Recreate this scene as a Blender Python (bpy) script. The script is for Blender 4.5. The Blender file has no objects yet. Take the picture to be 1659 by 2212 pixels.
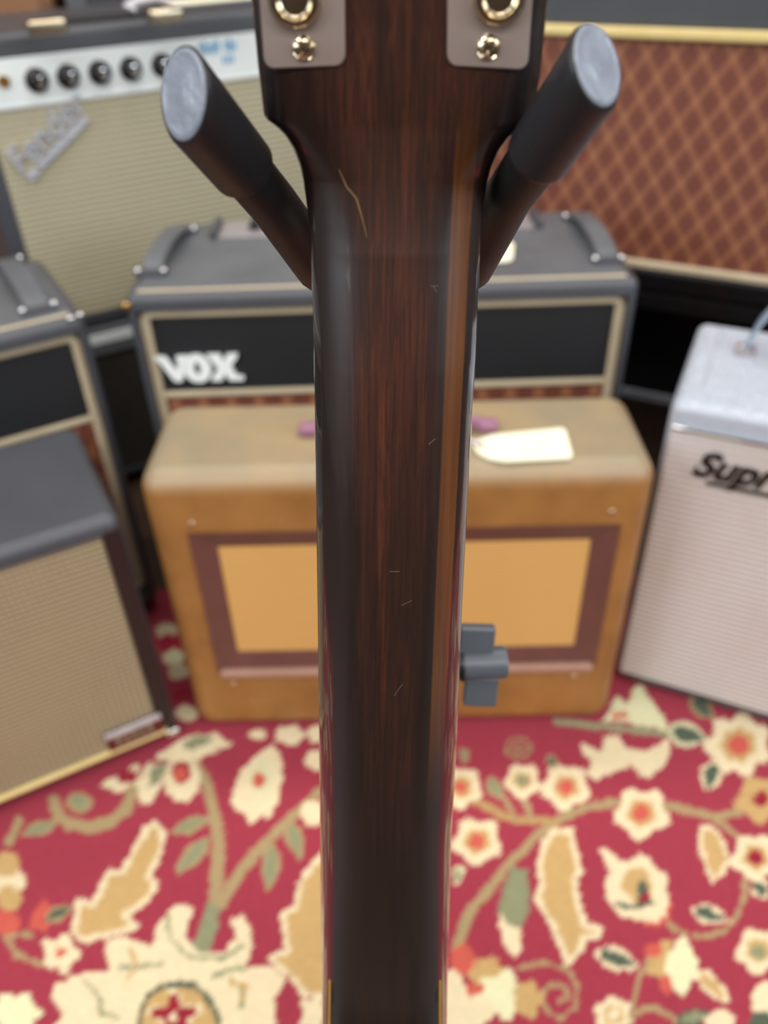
import bpy, bmesh, math, random
import numpy as np
from mathutils import Vector, Matrix
random.seed(7); rng = np.random.default_rng(7)
scene = bpy.context.scene
C = scene.collection

# ------------------------------------------------------------------ camera, light, exposure
FPX = 1789.0; CX, CY = 829.5, 1106.0                 # focal length and centre in pixels of the 1659 x 2212 frame
CAM = Vector((0, 0, 1.009)); PITCH = math.radians(37.346); ROLL = math.radians(1.943)
_R = Vector((1, 0, 0)); CF = Vector((0, math.cos(PITCH), -math.sin(PITCH))); _U = _R.cross(CF)
CR = math.cos(ROLL) * _R - math.sin(ROLL) * _U
CU = math.sin(ROLL) * _R + math.cos(ROLL) * _U
cd = bpy.data.cameras.new('camera'); cam = bpy.data.objects.new('camera', cd); C.objects.link(cam)
cam.matrix_world = Matrix(((CR.x, CU.x, -CF.x, CAM.x), (CR.y, CU.y, -CF.y, CAM.y), (CR.z, CU.z, -CF.z, CAM.z), (0, 0, 0, 1)))
cd.sensor_fit = 'VERTICAL'; cd.sensor_height = 36.0; cd.lens = FPX / 2212 * 36.0
cd.clip_start = 0.02
cd.dof.use_dof = True; cd.dof.focus_distance = 0.236; cd.dof.aperture_fstop = cd.lens / 3.1
scene.camera = cam

world = bpy.data.worlds.new('world'); scene.world = world; world.use_nodes = True
world.node_tree.nodes['Background'].inputs[0].default_value = (0.9, 0.95, 1.0, 1)
world.node_tree.nodes['Background'].inputs[1].default_value = 0.25

def area(name, loc, sx, sy, power, col=(1, 0.965, 0.92)):
    l = bpy.data.lights.new(name, 'AREA'); l.shape = 'RECTANGLE'; l.size = sx; l.size_y = sy; l.energy = power; l.color = col
    o = bpy.data.objects.new(name, l); C.objects.link(o); o.location = loc
    return o
for y, p in ((-1.7, 34), (-0.2, 9), (1.3, 17)):                      # three rows of ceiling panels
    for x in (-1.5, 0.0, 1.5): area('ceiling_panel_light', (x, y, 2.74), 1.1, 0.28, p)
for sx in (-1, 1):                                                   # daylight through the shop windows left and right of the viewer
    w_ = area('shop_window_daylight', (sx * 2.55, -0.9, 1.65), 1.7, 1.3, 44, (0.78, 0.89, 1.0)); w_.rotation_euler = (math.radians(90), 0, math.radians(90 * -sx) + math.pi)
vs = scene.view_settings
vs.view_transform = 'Standard'; vs.look = 'None'; vs.exposure = 0.0; vs.gamma = 1.0; vs.use_curve_mapping = False

# ------------------------------------------------------------------ helpers
def lin(c): return tuple(((v / 255) / 12.92 if v / 255 <= 0.04045 else ((v / 255 + 0.055) / 1.055) ** 2.4) for v in c)
def rgba(c): return (*lin(c), 1)
def cam2w(x, q, z): return CAM + CR * x - CU * q + CF * z           # camera space (right, down, forward)
def ray(px, py): return (CF + CR * ((px - CX) / FPX) - CU * ((py - CY) / FPX))   # length one along the optical axis
def pxz(px, py, z): return CAM + ray(px, py) * z
def floor_pt(px, py, z=0.0):
    d = ray(px, py); return CAM + d * ((z - CAM.z) / d.z)

class NT:
    def __init__(s, name):
        m = bpy.data.materials.new(name); m.use_nodes = True; s.m = m; s.t = m.node_tree
        s.b = s.t.nodes['Principled BSDF']
    def n(s, typ, **kw):
        n = s.t.nodes.new(typ)
        for k, v in kw.items(): setattr(n, k, v)
        return n
    def l(s, a, b): s.t.links.new(a, b)
    def val(s, sock, v):
        if hasattr(v, 'is_output'): s.l(v, sock)
        else: sock.default_value = v
    def math(s, op, a, b=0.0, c=None):
        n = s.n('ShaderNodeMath', operation=op); s.val(n.inputs[0], a); s.val(n.inputs[1], b)
        if c is not None: s.val(n.inputs[2], c)
        return n.outputs[0]
    def mix(s, f, a, b, bt='MIX'):
        n = s.n('ShaderNodeMix', data_type='RGBA', blend_type=bt); s.val(n.inputs[0], f); s.val(n.inputs[6], a); s.val(n.inputs[7], b)
        return n.outputs[2]
    def coord(s, scale=(1, 1, 1)):
        t = s.n('ShaderNodeTexCoord'); mp = s.n('ShaderNodeMapping'); mp.inputs['Scale'].default_value = scale
        s.l(t.outputs['Object'], mp.inputs[0]); return mp.outputs[0]
    def xyz(s):
        t = s.n('ShaderNodeTexCoord'); x = s.n('ShaderNodeSeparateXYZ'); s.l(t.outputs['Object'], x.inputs[0]); return x.outputs
    def noise(s, vec, scale, detail=3, rough=0.55):
        n = s.n('ShaderNodeTexNoise'); s.l(vec, n.inputs['Vector']); n.inputs['Scale'].default_value = scale
        n.inputs['Detail'].default_value = detail; n.inputs['Roughness'].default_value = rough; return n.outputs[0]
    def ramp(s, f, stops):
        n = s.n('ShaderNodeValToRGB'); s.l(f, n.inputs[0]); e = n.color_ramp.elements
        while len(e) < len(stops): e.new(0.5)
        for el, (p, c) in zip(e, stops): el.position = p; el.color = c
        return n.outputs[0]
    def smooth(s, v, a, b):
        n = s.n('ShaderNodeMapRange', interpolation_type='SMOOTHSTEP'); s.l(v, n.inputs[0])
        n.inputs[1].default_value = a; n.inputs[2].default_value = b; return n.outputs[0]
    def bump(s, h, strength, dist=0.001):
        n = s.n('ShaderNodeBump'); s.l(h, n.inputs['Height']); n.inputs['Strength'].default_value = strength
        n.inputs['Distance'].default_value = dist; s.l(n.outputs[0], s.b.inputs['Normal'])
    def set(s, **kw):
        for k, v in kw.items(): s.val(s.b.inputs[k.replace('_', ' ')], v)

def simple(name, c1, c2=None, rough=0.5, metal=0.0, ns=30, coat=0.0, bs=0, bstr=0.0, spec=0.5):
    t = NT(name); c2 = c2 or tuple(int(v * 0.86) for v in c1)
    v = t.coord(); t.set(Base_Color=t.mix(t.noise(v, ns), rgba(c1), rgba(c2)), Roughness=rough, Metallic=metal)
    t.b.inputs['Coat Weight'].default_value = coat; t.b.inputs['Coat Roughness'].default_value = 0.06
    t.b.inputs['Specular IOR Level'].default_value = spec
    if bs: t.bump(t.noise(v, bs, 2), bstr)
    return t.m

M = {}
M['tolex'] = simple('black_tolex', (80, 81, 87), (66, 67, 72), 0.33, bs=900, bstr=0.35, ns=8)
M['tolex_worn'] = simple('worn_grey_tolex', (112, 114, 118), (78, 80, 84), 0.42, bs=700, bstr=0.3, ns=14)
M['black'] = simple('black_plastic', (20, 20, 22), rough=0.4)
M['black_gloss'] = simple('black_gloss', (22, 20, 20), rough=0.18)
M['rubber'] = simple('black_rubber', (33, 32, 34), (27, 26, 28), 0.42, bs=1500, bstr=0.12)
M['rubber_matt'] = simple('matt_black_rubber', (20, 19, 20), (16, 15, 16), 0.55)
M['plastic_grey'] = simple('charcoal_plastic', (88, 92, 98), (78, 82, 88), 0.38, bs=1200, bstr=0.15)
M['steel_dark'] = simple('black_steel', (25, 25, 26), rough=0.35, metal=0.3)
M['chrome'] = simple('chrome', (235, 235, 235), rough=0.05, metal=1.0)
M['nickel'] = simple('aged_nickel', (222, 210, 186), (190, 172, 140), 0.2, 1.0, ns=200)
M['plate'] = simple('brushed_nickel_plate', (214, 198, 190), (190, 170, 162), 0.42, 0.75, ns=45)
M['brass'] = simple('brass', (214, 172, 92), (180, 130, 70), 0.28, 1.0)
M['cream_trim'] = simple('cream_piping', (206, 192, 164), (184, 166, 136), 0.4, ns=25)
M['gold_trim'] = simple('gold_piping', (236, 214, 152), (216, 188, 120), 0.32, ns=40)
M['paper'] = simple('cream_tag_paper', (246, 243, 218), (238, 233, 205), 0.7, ns=20)
M['string'] = simple('white_string', (232, 226, 232), rough=0.7)
M['white_plastic'] = simple('white_plastic', (250, 253, 250), (244, 248, 246), 0.3)
M['silver'] = simple('silver_panel', (240, 244, 242), (222, 228, 226), 0.4, 0.0, ns=10)
M['silver_badge'] = simple('silver_badge', (226, 228, 236), (186, 188, 198), 0.22, 0.35, ns=60)
M['blue_ink'] = simple('pale_blue_ink', (96, 170, 214), rough=0.5)
M['purple_plastic'] = simple('faded_maroon_handle', (164, 116, 140), (138, 90, 114), 0.3, ns=40)
M['blue_handle'] = simple('pale_blue_grey_handle', (158, 176, 196), (132, 150, 168), 0.35, ns=30)
M['pink_metal'] = simple('pinkish_chassis', (186, 178, 180), (160, 152, 154), 0.35, 0.4, ns=20)
M['molding'] = simple('purple_brown_moulding', (112, 72, 64), (90, 56, 50), 0.35, ns=20)
M['badge_red'] = simple('dark_red_badge', (112, 34, 36), (84, 22, 26), 0.3)
M['badge_tan'] = simple('badge_inset', (150, 130, 104), (124, 100, 82), 0.4, ns=120)
M['maroon_dark'] = simple('dark_maroon_cabinet', (40, 24, 27), (30, 18, 20), 0.45, ns=20)
M['wing'] = M['plastic_grey']
M['cap_face'] = simple('sheen_toned_rubber_end', (150, 156, 168), (112, 118, 130), 0.28, ns=160, bs=300, bstr=0.4)  # pale blue-grey stands in for light reflected by the black rubber ends
M['binding'] = simple('gold_edge_line', (170, 132, 46), (140, 100, 34), 0.35, ns=80)
M['scratch'] = simple('pale_scratch', (118, 98, 84), rough=0.6)
M['worn'] = simple('worn_golden_wood', (120, 88, 46), (70, 48, 26), 0.5, ns=400)
M['fretboard'] = simple('dark_rosewood', (38, 26, 24), (26, 18, 17), 0.4, ns=90)
M['bone'] = simple('bone_nut', (225, 215, 190), rough=0.4)
M['olive_cloth'] = simple('dark_olive_cloth', (58, 54, 44), (42, 40, 34), 0.7, bs=900, bstr=0.5)
M['red_lip'] = simple('dark_brown_wood_edge', (60, 42, 32), (44, 30, 24), 0.5)

def m_brown_amp():
    t = NT('faded_brown_leatherette'); v = t.coord(); x = t.xyz()
    big = t.noise(v, 9, 5, 0.65); c = t.ramp(big, [(0.32, rgba((134, 92, 46))), (0.5, rgba((152, 106, 54))), (0.72, rgba((166, 116, 60)))])
    wear = t.ramp(t.noise(t.coord((1, 1, 1)), 26, 4, 0.7), [(0.6, (0, 0, 0, 1)), (0.72, (1, 1, 1, 1))])
    c = t.mix(t.math('MULTIPLY', wear, 0.5), c, rgba((186, 138, 86)))
    top = t.smooth(x[2], 0.43, 0.462)                              # sun-bleached lid cloth
    lid = t.ramp(t.noise(v, 7, 4, 0.6), [(0.35, rgba((146, 132, 108))), (0.65, rgba((164, 142, 108)))])
    t.set(Base_Color=t.mix(top, c, lid), Roughness=0.42); t.bump(t.noise(v, 500, 2), 0.15); return t.m
M['brown_amp'] = m_brown_amp()

def m_rib_cloth(name, c1, c2, pitch, sharp=0.5, speck=0.0, rough=0.55, warp=0.0, vpitch=0.0, stain=None):
    t = NT(name); x = t.xyz(); v = t.coord()
    z = x[2]
    if warp: z = t.math('ADD', z, t.math('MULTIPLY', t.math('SUBTRACT', t.noise(t.coord((6, 6, 1)), 3), 0.5), warp))
    w = t.math('MULTIPLY_ADD', t.math('SINE', t.math('MULTIPLY', z, 2 * math.pi / pitch)), 0.5, 0.5)
    if vpitch:
        wx = t.math('MULTIPLY_ADD', t.math('SINE', t.math('MULTIPLY', x[0], 2 * math.pi / vpitch)), 0.5, 0.5)
        w = t.math('MULTIPLY', w, t.math('MULTIPLY_ADD', wx, 0.7, 0.3))
    n = t.noise(t.coord((30, 30, 300)), 4, 3)
    c = t.mix(t.math('MULTIPLY', w, t.math('MULTIPLY_ADD', n, 0.5, 0.6)), rgba(c1), rgba(c2))
    if stain: c = t.mix(t.math('MULTIPLY', t.ramp(t.noise(v, 5, 3), [(0.45, (0, 0, 0, 1)), (0.7, (1, 1, 1, 1))]), 0.5), c, rgba(stain))
    t.set(Base_Color=c, Roughness=rough)
    if speck:
        vo = t.n('ShaderNodeTexVoronoi'); t.l(v, vo.inputs['Vector']); vo.inputs['Scale'].default_value = 170
        sp = t.ramp(vo.outputs['Distance'], [(0.05, (1, 1, 1, 1)), (0.11, (0, 0, 0, 1))])
        sel = t.ramp(t.noise(v, 60, 1), [(0.60, (0, 0, 0, 1)), (0.64, (1, 1, 1, 1))])
        k = t.math('MULTIPLY', t.math('MULTIPLY', sp, sel), speck)
        t.set(Metallic=k, Roughness=t.math('SUBTRACT', rough, t.math('MULTIPLY', k, rough - 0.15)), Base_Color=t.mix(k, c, (1, 1, 1, 1)))
    return t.m
M['fender_cloth'] = m_rib_cloth('silver_beige_ribbed_cloth', (138, 129, 104), (214, 204, 174), 0.0098, warp=0.004, stain=(178, 167, 138))
M['silver_cloth'] = m_rib_cloth('silver_sparkle_ribbed_cloth', (164, 156, 150), (246, 242, 240), 0.0092, speck=1.0, rough=0.45, warp=0.002, stain=(196, 182, 168))
M['weave_cloth'] = m_rib_cloth('beige_checked_weave', (110, 96, 74), (228, 212, 172), 0.0080, vpitch=0.0080, stain=(164, 146, 116))
M['gold_cloth'] = m_rib_cloth('golden_linen_cloth', (196, 148, 80), (220, 176, 106), 0.0052, rough=0.8, stain=(210, 156, 84))
M['black_cloth'] = simple('black_front_panel', (30, 31, 34), (24, 25, 28), 0.6, ns=12, bs=900, bstr=0.3)

def m_diamond():
    t = NT('brown_diamond_grille_cloth'); x = t.xyz(); v = t.coord()
    a, b = 0.0418, 0.0605
    p = t.math('DIVIDE', x[0], a); q = t.math('DIVIDE', x[2], b)
    def line(e):
        fr = t.math('ABSOLUTE', t.math('SUBTRACT', t.math('FRACT', e), 0.5)); return t.smooth(fr, 0.335, 0.375)
    l1 = line(t.math('ADD', p, q)); l2 = line(t.math('SUBTRACT', p, q))
    k = t.math('MULTIPLY', t.math('ADD', l1, l2), 0.5)
    base = t.mix(t.noise(v, 14, 3), rgba((124, 67, 49)), rgba((106, 57, 44)))
    wv = t.math('MULTIPLY_ADD', t.math('SINE', t.math('MULTIPLY', x[2], 2800)), 0.06, 0.94)
    c = t.mix(t.math('MULTIPLY', k, 0.8), base, rgba((172, 114, 78)))
    t.set(Base_Color=t.mix(0.5, c, t.mix(wv, (0, 0, 0, 1), c)), Roughness=0.65)
    return t.m
M['diamond'] = m_diamond()

def m_supro_tolex():
    t = NT('blue_grey_tolex'); n = t.noise(t.coord((220, 26, 90)), 3, 4, 0.7); n2 = t.noise(t.coord(), 40, 3)
    c = t.ramp(n, [(0.3, rgba((146, 151, 164))), (0.55, rgba((194, 201, 212))), (0.75, rgba((232, 238, 244)))])
    t.set(Base_Color=t.mix(t.math('MULTIPLY', n2, 0.25), c, rgba((120, 124, 138))), Roughness=0.35); t.bump(n, 0.2); return t.m
M['grey_tolex'] = m_supro_tolex()

def m_neck():
    t = NT('dark_burst_lacquered_mahogany'); x = list(t.xyz()); x[1] = t.math('MULTIPLY', x[1], -1.0)     # metres below the nut
    g = t.noise(t.coord((260, 7, 60)), 2.2, 6, 0.68); g2 = t.noise(t.coord((70, 5, 30)), 1.6, 4, 0.6); pore = t.noise(t.coord((900, 30, 300)), 1.5, 3, 0.7)
    patch = t.noise(t.coord((45, 9, 30)), 1.3, 5, 0.65)
    wood = t.ramp(g, [(0.25, rgba((30, 15, 11))), (0.5, rgba((60, 31, 21))), (0.78, rgba((92, 48, 29)))])
    wood = t.mix(t.math('MULTIPLY', t.ramp(pore, [(0.40, (1, 1, 1, 1)), (0.5, (0, 0, 0, 1))]), 0.6), wood, rgba((34, 18, 13)))
    wood = t.mix(t.math('MULTIPLY', t.ramp(patch, [(0.45, (0, 0, 0, 1)), (0.62, (1, 1, 1, 1))]), 0.7), wood, rgba((36, 22, 17)))
    burst = t.ramp(g2, [(0.3, rgba((8, 6, 6))), (0.7, rgba((26, 15, 12)))])
    ax = t.math('ABSOLUTE', x[0])
    lim = t.math('SUBTRACT', t.math('SUBTRACT', 0.0215, t.math('MULTIPLY', t.smooth(x[1], -0.042, -0.010), 0.0090)), t.math('MULTIPLY', t.smooth(x[1], 0.02, 0.16), 0.0075))   # burst closes in along the neck; at the waist it paints the sides' shade
    lim = t.math('ADD', lim, t.math('MULTIPLY', t.math('SUBTRACT', g2, 0.5), 0.014))
    fr = t.n('ShaderNodeMapRange', interpolation_type='SMOOTHSTEP'); t.l(t.math('SUBTRACT', ax, lim), fr.inputs[0])
    fr.inputs[1].default_value = -0.010; fr.inputs[2].default_value = 0.008
    k = t.math('MAXIMUM', fr.outputs[0], t.math('MULTIPLY', t.smooth(x[1], 0.03, 0.22), 0.9))
    c = t.mix(k, wood, burst)
    st = t.math('MULTIPLY', t.smooth(x[0], 0.0122, 0.0130), t.math('SUBTRACT', 1.0, t.smooth(x[0], 0.0172, 0.0178)))   # amber lamination on one side
    st = t.math('MULTIPLY', st, t.math('MULTIPLY', t.smooth(x[1], -0.034, -0.012), t.math('SUBTRACT', 1.0, t.smooth(x[1], 0.10, 0.19))))
    amber = t.ramp(g, [(0.3, rgba((76, 38, 10))), (0.7, rgba((116, 66, 20)))])
    c = t.mix(t.math('MULTIPLY', st, 0.8), c, amber)
    scr = t.noise(t.coord((60, 1500, 60)), 1.0, 2, 0.6)
    t.set(Base_Color=c, Roughness=0.38, Coat_Weight=1.0, Coat_Roughness=t.math('MULTIPLY_ADD', t.ramp(scr, [(0.5, (0, 0, 0, 1)), (0.8, (1, 1, 1, 1))]), 0.10, 0.035))
    t.bump(t.math('ADD', t.noise(t.coord((160, 6, 40)), 1.6, 2), t.math('MULTIPLY', scr, 0.06)), 0.12, 0.0006); return t.m
M['neck'] = m_neck()

def m_wood(name, c1, c2, plank, axis=0, along=2, rough=0.45):
    t = NT(name); x = t.xyz(); sc = [14, 14, 14]; sc[along] = 1.0
    g = t.noise(t.coord(tuple(sc)), 3, 6, 0.65)
    cell = t.math('FLOOR', t.math('DIVIDE', x[axis], plank)); w = t.n('ShaderNodeTexWhiteNoise', noise_dimensions='1D'); t.l(cell, w.inputs['W'])
    c = t.mix(t.math('MULTIPLY_ADD', w.outputs[0], 0.5, t.math('MULTIPLY', g, 0.6)), rgba(c1), rgba(c2))
    fr = t.math('ABSOLUTE', t.math('SUBTRACT', t.math('FRACT', t.math('DIVIDE', x[axis], plank)), 0.5))
    t.set(Base_Color=t.mix(t.smooth(fr, 0.485, 0.497), c, rgba((40, 26, 18))), Roughness=rough); return t.m
M['floor_wood'] = m_wood('oak_floor_boards', (74, 52, 36), (50, 34, 24), 0.09, 0, 1)
M['wall_wood'] = m_wood('brown_board_wall', (150, 110, 76), (112, 78, 54), 0.16, 2, 0)
M['wall_plain'] = simple('greige_plaster', (120, 112, 104), (110, 102, 94), 0.8, ns=4)
M['ceiling'] = simple('white_ceiling', (226, 224, 220), (216, 214, 210), 0.9, ns=4)

# mesh helpers -------------------------------------------------------
def link(name, me, mat, parent=None, smooth=True):
    if mat: me.materials.append(mat)
    if smooth:
        for p in me.polygons: p.use_smooth = True
    o = bpy.data.objects.new(name, me); C.objects.link(o)
    if parent: o.parent = parent
    return o
def obj(name, bm, mat, parent=None, smooth=True, sharp=35):
    bmesh.ops.recalc_face_normals(bm, faces=bm.faces[:]); bm.normal_update()
    if smooth:
        for e in bm.edges:
            if len(e.link_faces) == 2 and e.calc_face_angle(0) > math.radians(sharp): e.smooth = False
        for f in bm.faces: f.smooth = not all(e.smooth is False for e in f.edges)
    me = bpy.data.meshes.new(name); bm.to_mesh(me); bm.free()
    o = link(name, me, mat, parent, None)
    if smooth and len(me.polygons) > 6:
        w = o.modifiers.new('weighted_normals', 'WEIGHTED_NORMAL'); w.keep_sharp = True; w.weight = 90
    return o
def rbox(x0, x1, y0, y1, z0, z1, r=0.0, seg=3):
    bm = bmesh.new(); bmesh.ops.create_cube(bm, size=1)
    bmesh.ops.scale(bm, vec=(x1 - x0, y1 - y0, z1 - z0), verts=bm.verts)
    bmesh.ops.translate(bm, vec=((x0 + x1) / 2, (y0 + y1) / 2, (z0 + z1) / 2), verts=bm.verts)
    if r: bmesh.ops.bevel(bm, geom=bm.edges[:], offset=r, segments=seg, profile=0.5, affect='EDGES')
    return bm
def shell(W, D, z0, z1, r, rim, rec, seg=5, rims=None):
    """cabinet with rounded edges and a recess in the front; rims = (left, right, bottom, top) of the front frame"""
    bm = rbox(-W / 2, W / 2, 0, D, z0, z1, r, seg)
    front = max((f for f in bm.faces if f.normal.y < -0.99), key=lambda f: f.calc_area())
    l, rr, b, t = rims or (rim,) * 4
    res = bmesh.ops.inset_region(bm, faces=[front], thickness=0.002, depth=0)
    for v in front.verts:
        v.co.x = (-W / 2 + l) if v.co.x < 0 else (W / 2 - rr)
        v.co.z = (z0 + b) if v.co.z < (z0 + z1) / 2 else (z1 - t)
    ex = bmesh.ops.extrude_face_region(bm, geom=[front]); vs_ = [e for e in ex['geom'] if isinstance(e, bmesh.types.BMVert)]
    bmesh.ops.translate(bm, vec=(0, rec, 0), verts=vs_)
    if front.is_valid: bmesh.ops.delete(bm, geom=[front], context='FACES_ONLY')
    return bm
def rr_path(x0, x1, z0, z1, r, n=6):
    pts = []
    for cx, cz, a0 in ((x1 - r, z1 - r, 0), (x0 + r, z1 - r, 90), (x0 + r, z0 + r, 180), (x1 - r, z0 + r, 270)):
        for i in range(n + 1):
            a = math.radians(a0 + 90 * i / n); pts.append((cx + r * math.cos(a), cz + r * math.sin(a)))
    return pts
def ring_frame(x0, x1, z0, z1, r, w, y0, y1, bev=0.0):
    """frame in the x z plane, band width w, from y0 (front) to y1"""
    o = rr_path(x0, x1, z0, z1, r); i = rr_path(x0 + w, x1 - w, z0 + w, z1 - w, max(r - w, 0.002)); n = len(o)
    bm = bmesh.new()
    if bev:
        oo = rr_path(x0 + bev, x1 - bev, z0 + bev, z1 - bev, max(r - bev, 0.003)); ii = rr_path(x0 + w - bev, x1 - w + bev, z0 + w - bev, z1 - w + bev, max(r - w + bev, 0.003))
        loops = [[(p[0], y1, p[1]) for p in o], [(p[0], y0 + bev, p[1]) for p in o], [(p[0], y0, p[1]) for p in oo], [(p[0], y0, p[1]) for p in ii], [(p[0], y0 + bev, p[1]) for p in i], [(p[0], y1, p[1]) for p in i]]
    else:
        loops = [[(p[0], y1, p[1]) for p in o], [(p[0], y0, p[1]) for p in o], [(p[0], y0, p[1]) for p in i], [(p[0], y1, p[1]) for p in i]]
    vl = [[bm.verts.new(c) for c in L] for L in loops]
    for a, b in zip(vl, vl[1:] + vl[:1]):
        for k in range(n): bm.faces.new((a[k], a[(k + 1) % n], b[(k + 1) % n], b[k]))
    return bm
def tube(pts, rad, n=12, caps=True, bm=None):
    bm = bm or bmesh.new(); pts = [Vector(p) for p in pts]; rads = rad if isinstance(rad, (list, tuple)) else [rad] * len(pts)
    ref = Vector((0, 0, 1)); rings = []; pu = None
    for i, p in enumerate(pts):
        d = (pts[min(i + 1, len(pts) - 1)] - pts[max(i - 1, 0)]).normalized()
        u = (pu - d * pu.dot(d)) if pu is not None else d.cross(ref if abs(d.z) < 0.9 else Vector((1, 0, 0)))
        u.normalize(); pu = u; v = d.cross(u)
        rings.append([bm.verts.new(p + (u * math.cos(2 * math.pi * k / n) + v * math.sin(2 * math.pi * k / n)) * rads[i]) for k in range(n)])
    for a, b in zip(rings, rings[1:]):
        for k in range(n): bm.faces.new((a[k], a[(k + 1) % n], b[(k + 1) % n], b[k]))
    if caps: bm.faces.new(rings[0][::-1]); bm.faces.new(rings[-1])
    return bm
def lathe(prof, n=24, axis='z', centre=(0, 0, 0)):
    """profile of (radius, height) turned about an axis"""
    bm = bmesh.new(); rings = []
    for r, h in prof:
        ring = []
        for k in range(n):
            a = 2 * math.pi * k / n; p = (r * math.cos(a), r * math.sin(a), h)
            if axis == '-y': p = (p[0], -h, p[1])
            if axis == 'x': p = (h, p[0], p[1])
            ring.append(bm.verts.new(Vector(p) + Vector(centre)))
        rings.append(ring)
    for a, b in zip(rings, rings[1:]):
        for k in range(n): bm.faces.new((a[k], a[(k + 1) % n], b[(k + 1) % n], b[k]))
    bm.faces.new(rings[0][::-1]); bm.faces.new(rings[-1]); return bm
def dome(r, h, centre, axis='z', n=14):
    return lathe([(r, 0), (r * 0.98, h * 0.3), (r * 0.8, h * 0.7), (r * 0.45, h * 0.94), (r * 0.08, h)], n, axis, centre)
def extrude_poly(pts, y0, y1, bev=0.0):
    """polygon of (x, z) given a depth along y, y0 the front"""
    bm = bmesh.new(); vs_ = [bm.verts.new((p[0], y1, p[1])) for p in pts]; f = bm.faces.new(vs_)
    ex = bmesh.ops.extrude_face_region(bm, geom=[f]); nv = [e for e in ex['geom'] if isinstance(e, bmesh.types.BMVert)]
    bmesh.ops.translate(bm, vec=(0, y0 - y1, 0), verts=nv)
    return bm
def text_mesh(name, body, size, mat, parent, mtx, extrude=0.0015, shear=0.0, offset=0.0, bevel=0.0):
    cu = bpy.data.curves.new(name, 'FONT'); cu.body = body; cu.size = size; cu.extrude = extrude; cu.shear = shear; cu.offset = offset; cu.bevel_depth = bevel
    tmp = bpy.data.objects.new('tmp', cu); C.objects.link(tmp); dg = bpy.context.evaluated_depsgraph_get()
    me = bpy.data.meshes.new_from_object(tmp.evaluated_get(dg)); bpy.data.objects.remove(tmp); me.name = name
    me.transform(mtx); me.materials.clear()
    return link(name, me, mat, parent, smooth=False)
def root(name, label, cat, loc=(0, 0, 0), yaw=0.0, group=None):
    o = bpy.data.objects.new(name, None); C.objects.link(o); o.empty_display_size = 0.05
    o.location = loc; o.rotation_euler = (0, 0, math.radians(yaw)); o['label'] = label; o['category'] = cat
    if group: o['group'] = group
    return o
def tag(o, label, cat, group=None):
    o['label'] = label; o['category'] = cat
    if group: o['group'] = group
    return o
def local_front(r, px, py, y=0.0):
    """where the photo's pixel meets the front plane (local y) of a cabinet: local x, z"""
    m = Matrix.Translation(r.location) @ r.rotation_euler.to_matrix().to_4x4(); i = m.inverted()
    o = i @ CAM; d = i.to_3x3() @ ray(px, py); t = (y - o.y) / d.y; p = o + d * t; return p.x, p.z
def local_top(r, px, py, z):
    m = Matrix.Translation(r.location) @ r.rotation_euler.to_matrix().to_4x4(); i = m.inverted()
    o = i @ CAM; d = i.to_3x3() @ ray(px, py); t = (z - o.z) / d.z; p = o + d * t; return p.x, p.y

# ------------------------------------------------------------------ the room
def struct(name, bm, mat):
    o = obj(name, bm, mat, None, smooth=False); o['kind'] = 'structure'; return o
X0, X1, Y0, Y1, ZC, ZF = -2.6, 2.6, -2.4, 2.75, 2.8, -0.012
struct('floor', rbox(X0, X1, Y0, Y1, ZF - 0.1, ZF), M['floor_wood'])
struct('ceiling', rbox(X0, X1, Y0, Y1, ZC, ZC + 0.1), M['ceiling'])
struct('wall_back', rbox(X0, X1, Y1, Y1 + 0.1, ZF, ZC), M['wall_wood'])
struct('wall_front', rbox(X0, X1, Y0 - 0.1, Y0, ZF, ZC), simple('dark_brown_paint', (66, 54, 46), (54, 44, 38), 0.8, ns=4))
for k, sx in ((1, -1), (2, 1)):
    wn = bpy.data.objects.new('window_%d' % k, None); C.objects.link(wn); wn.location = (sx * 2.6, -0.9, 1.65); wn.rotation_euler = (0, 0, math.radians(90 * -sx)); wn['kind'] = 'structure'
    obj('window_frame', ring_frame(-1.08, 1.08, -0.73, 0.73, 0.004, 0.06, -0.03, 0.0), M['white_plastic'], wn); obj('pane', rbox(-1.02, 1.02, -0.012, -0.006, -0.67, 0.67), M['silver'], wn)
struct('wall_left', rbox(X0 - 0.1, X0, Y0, Y1, ZF, ZC), M['wall_plain'])
struct('wall_right', rbox(X1, X1 + 0.1, Y0, Y1, ZF, ZC), M['wall_plain'])

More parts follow.
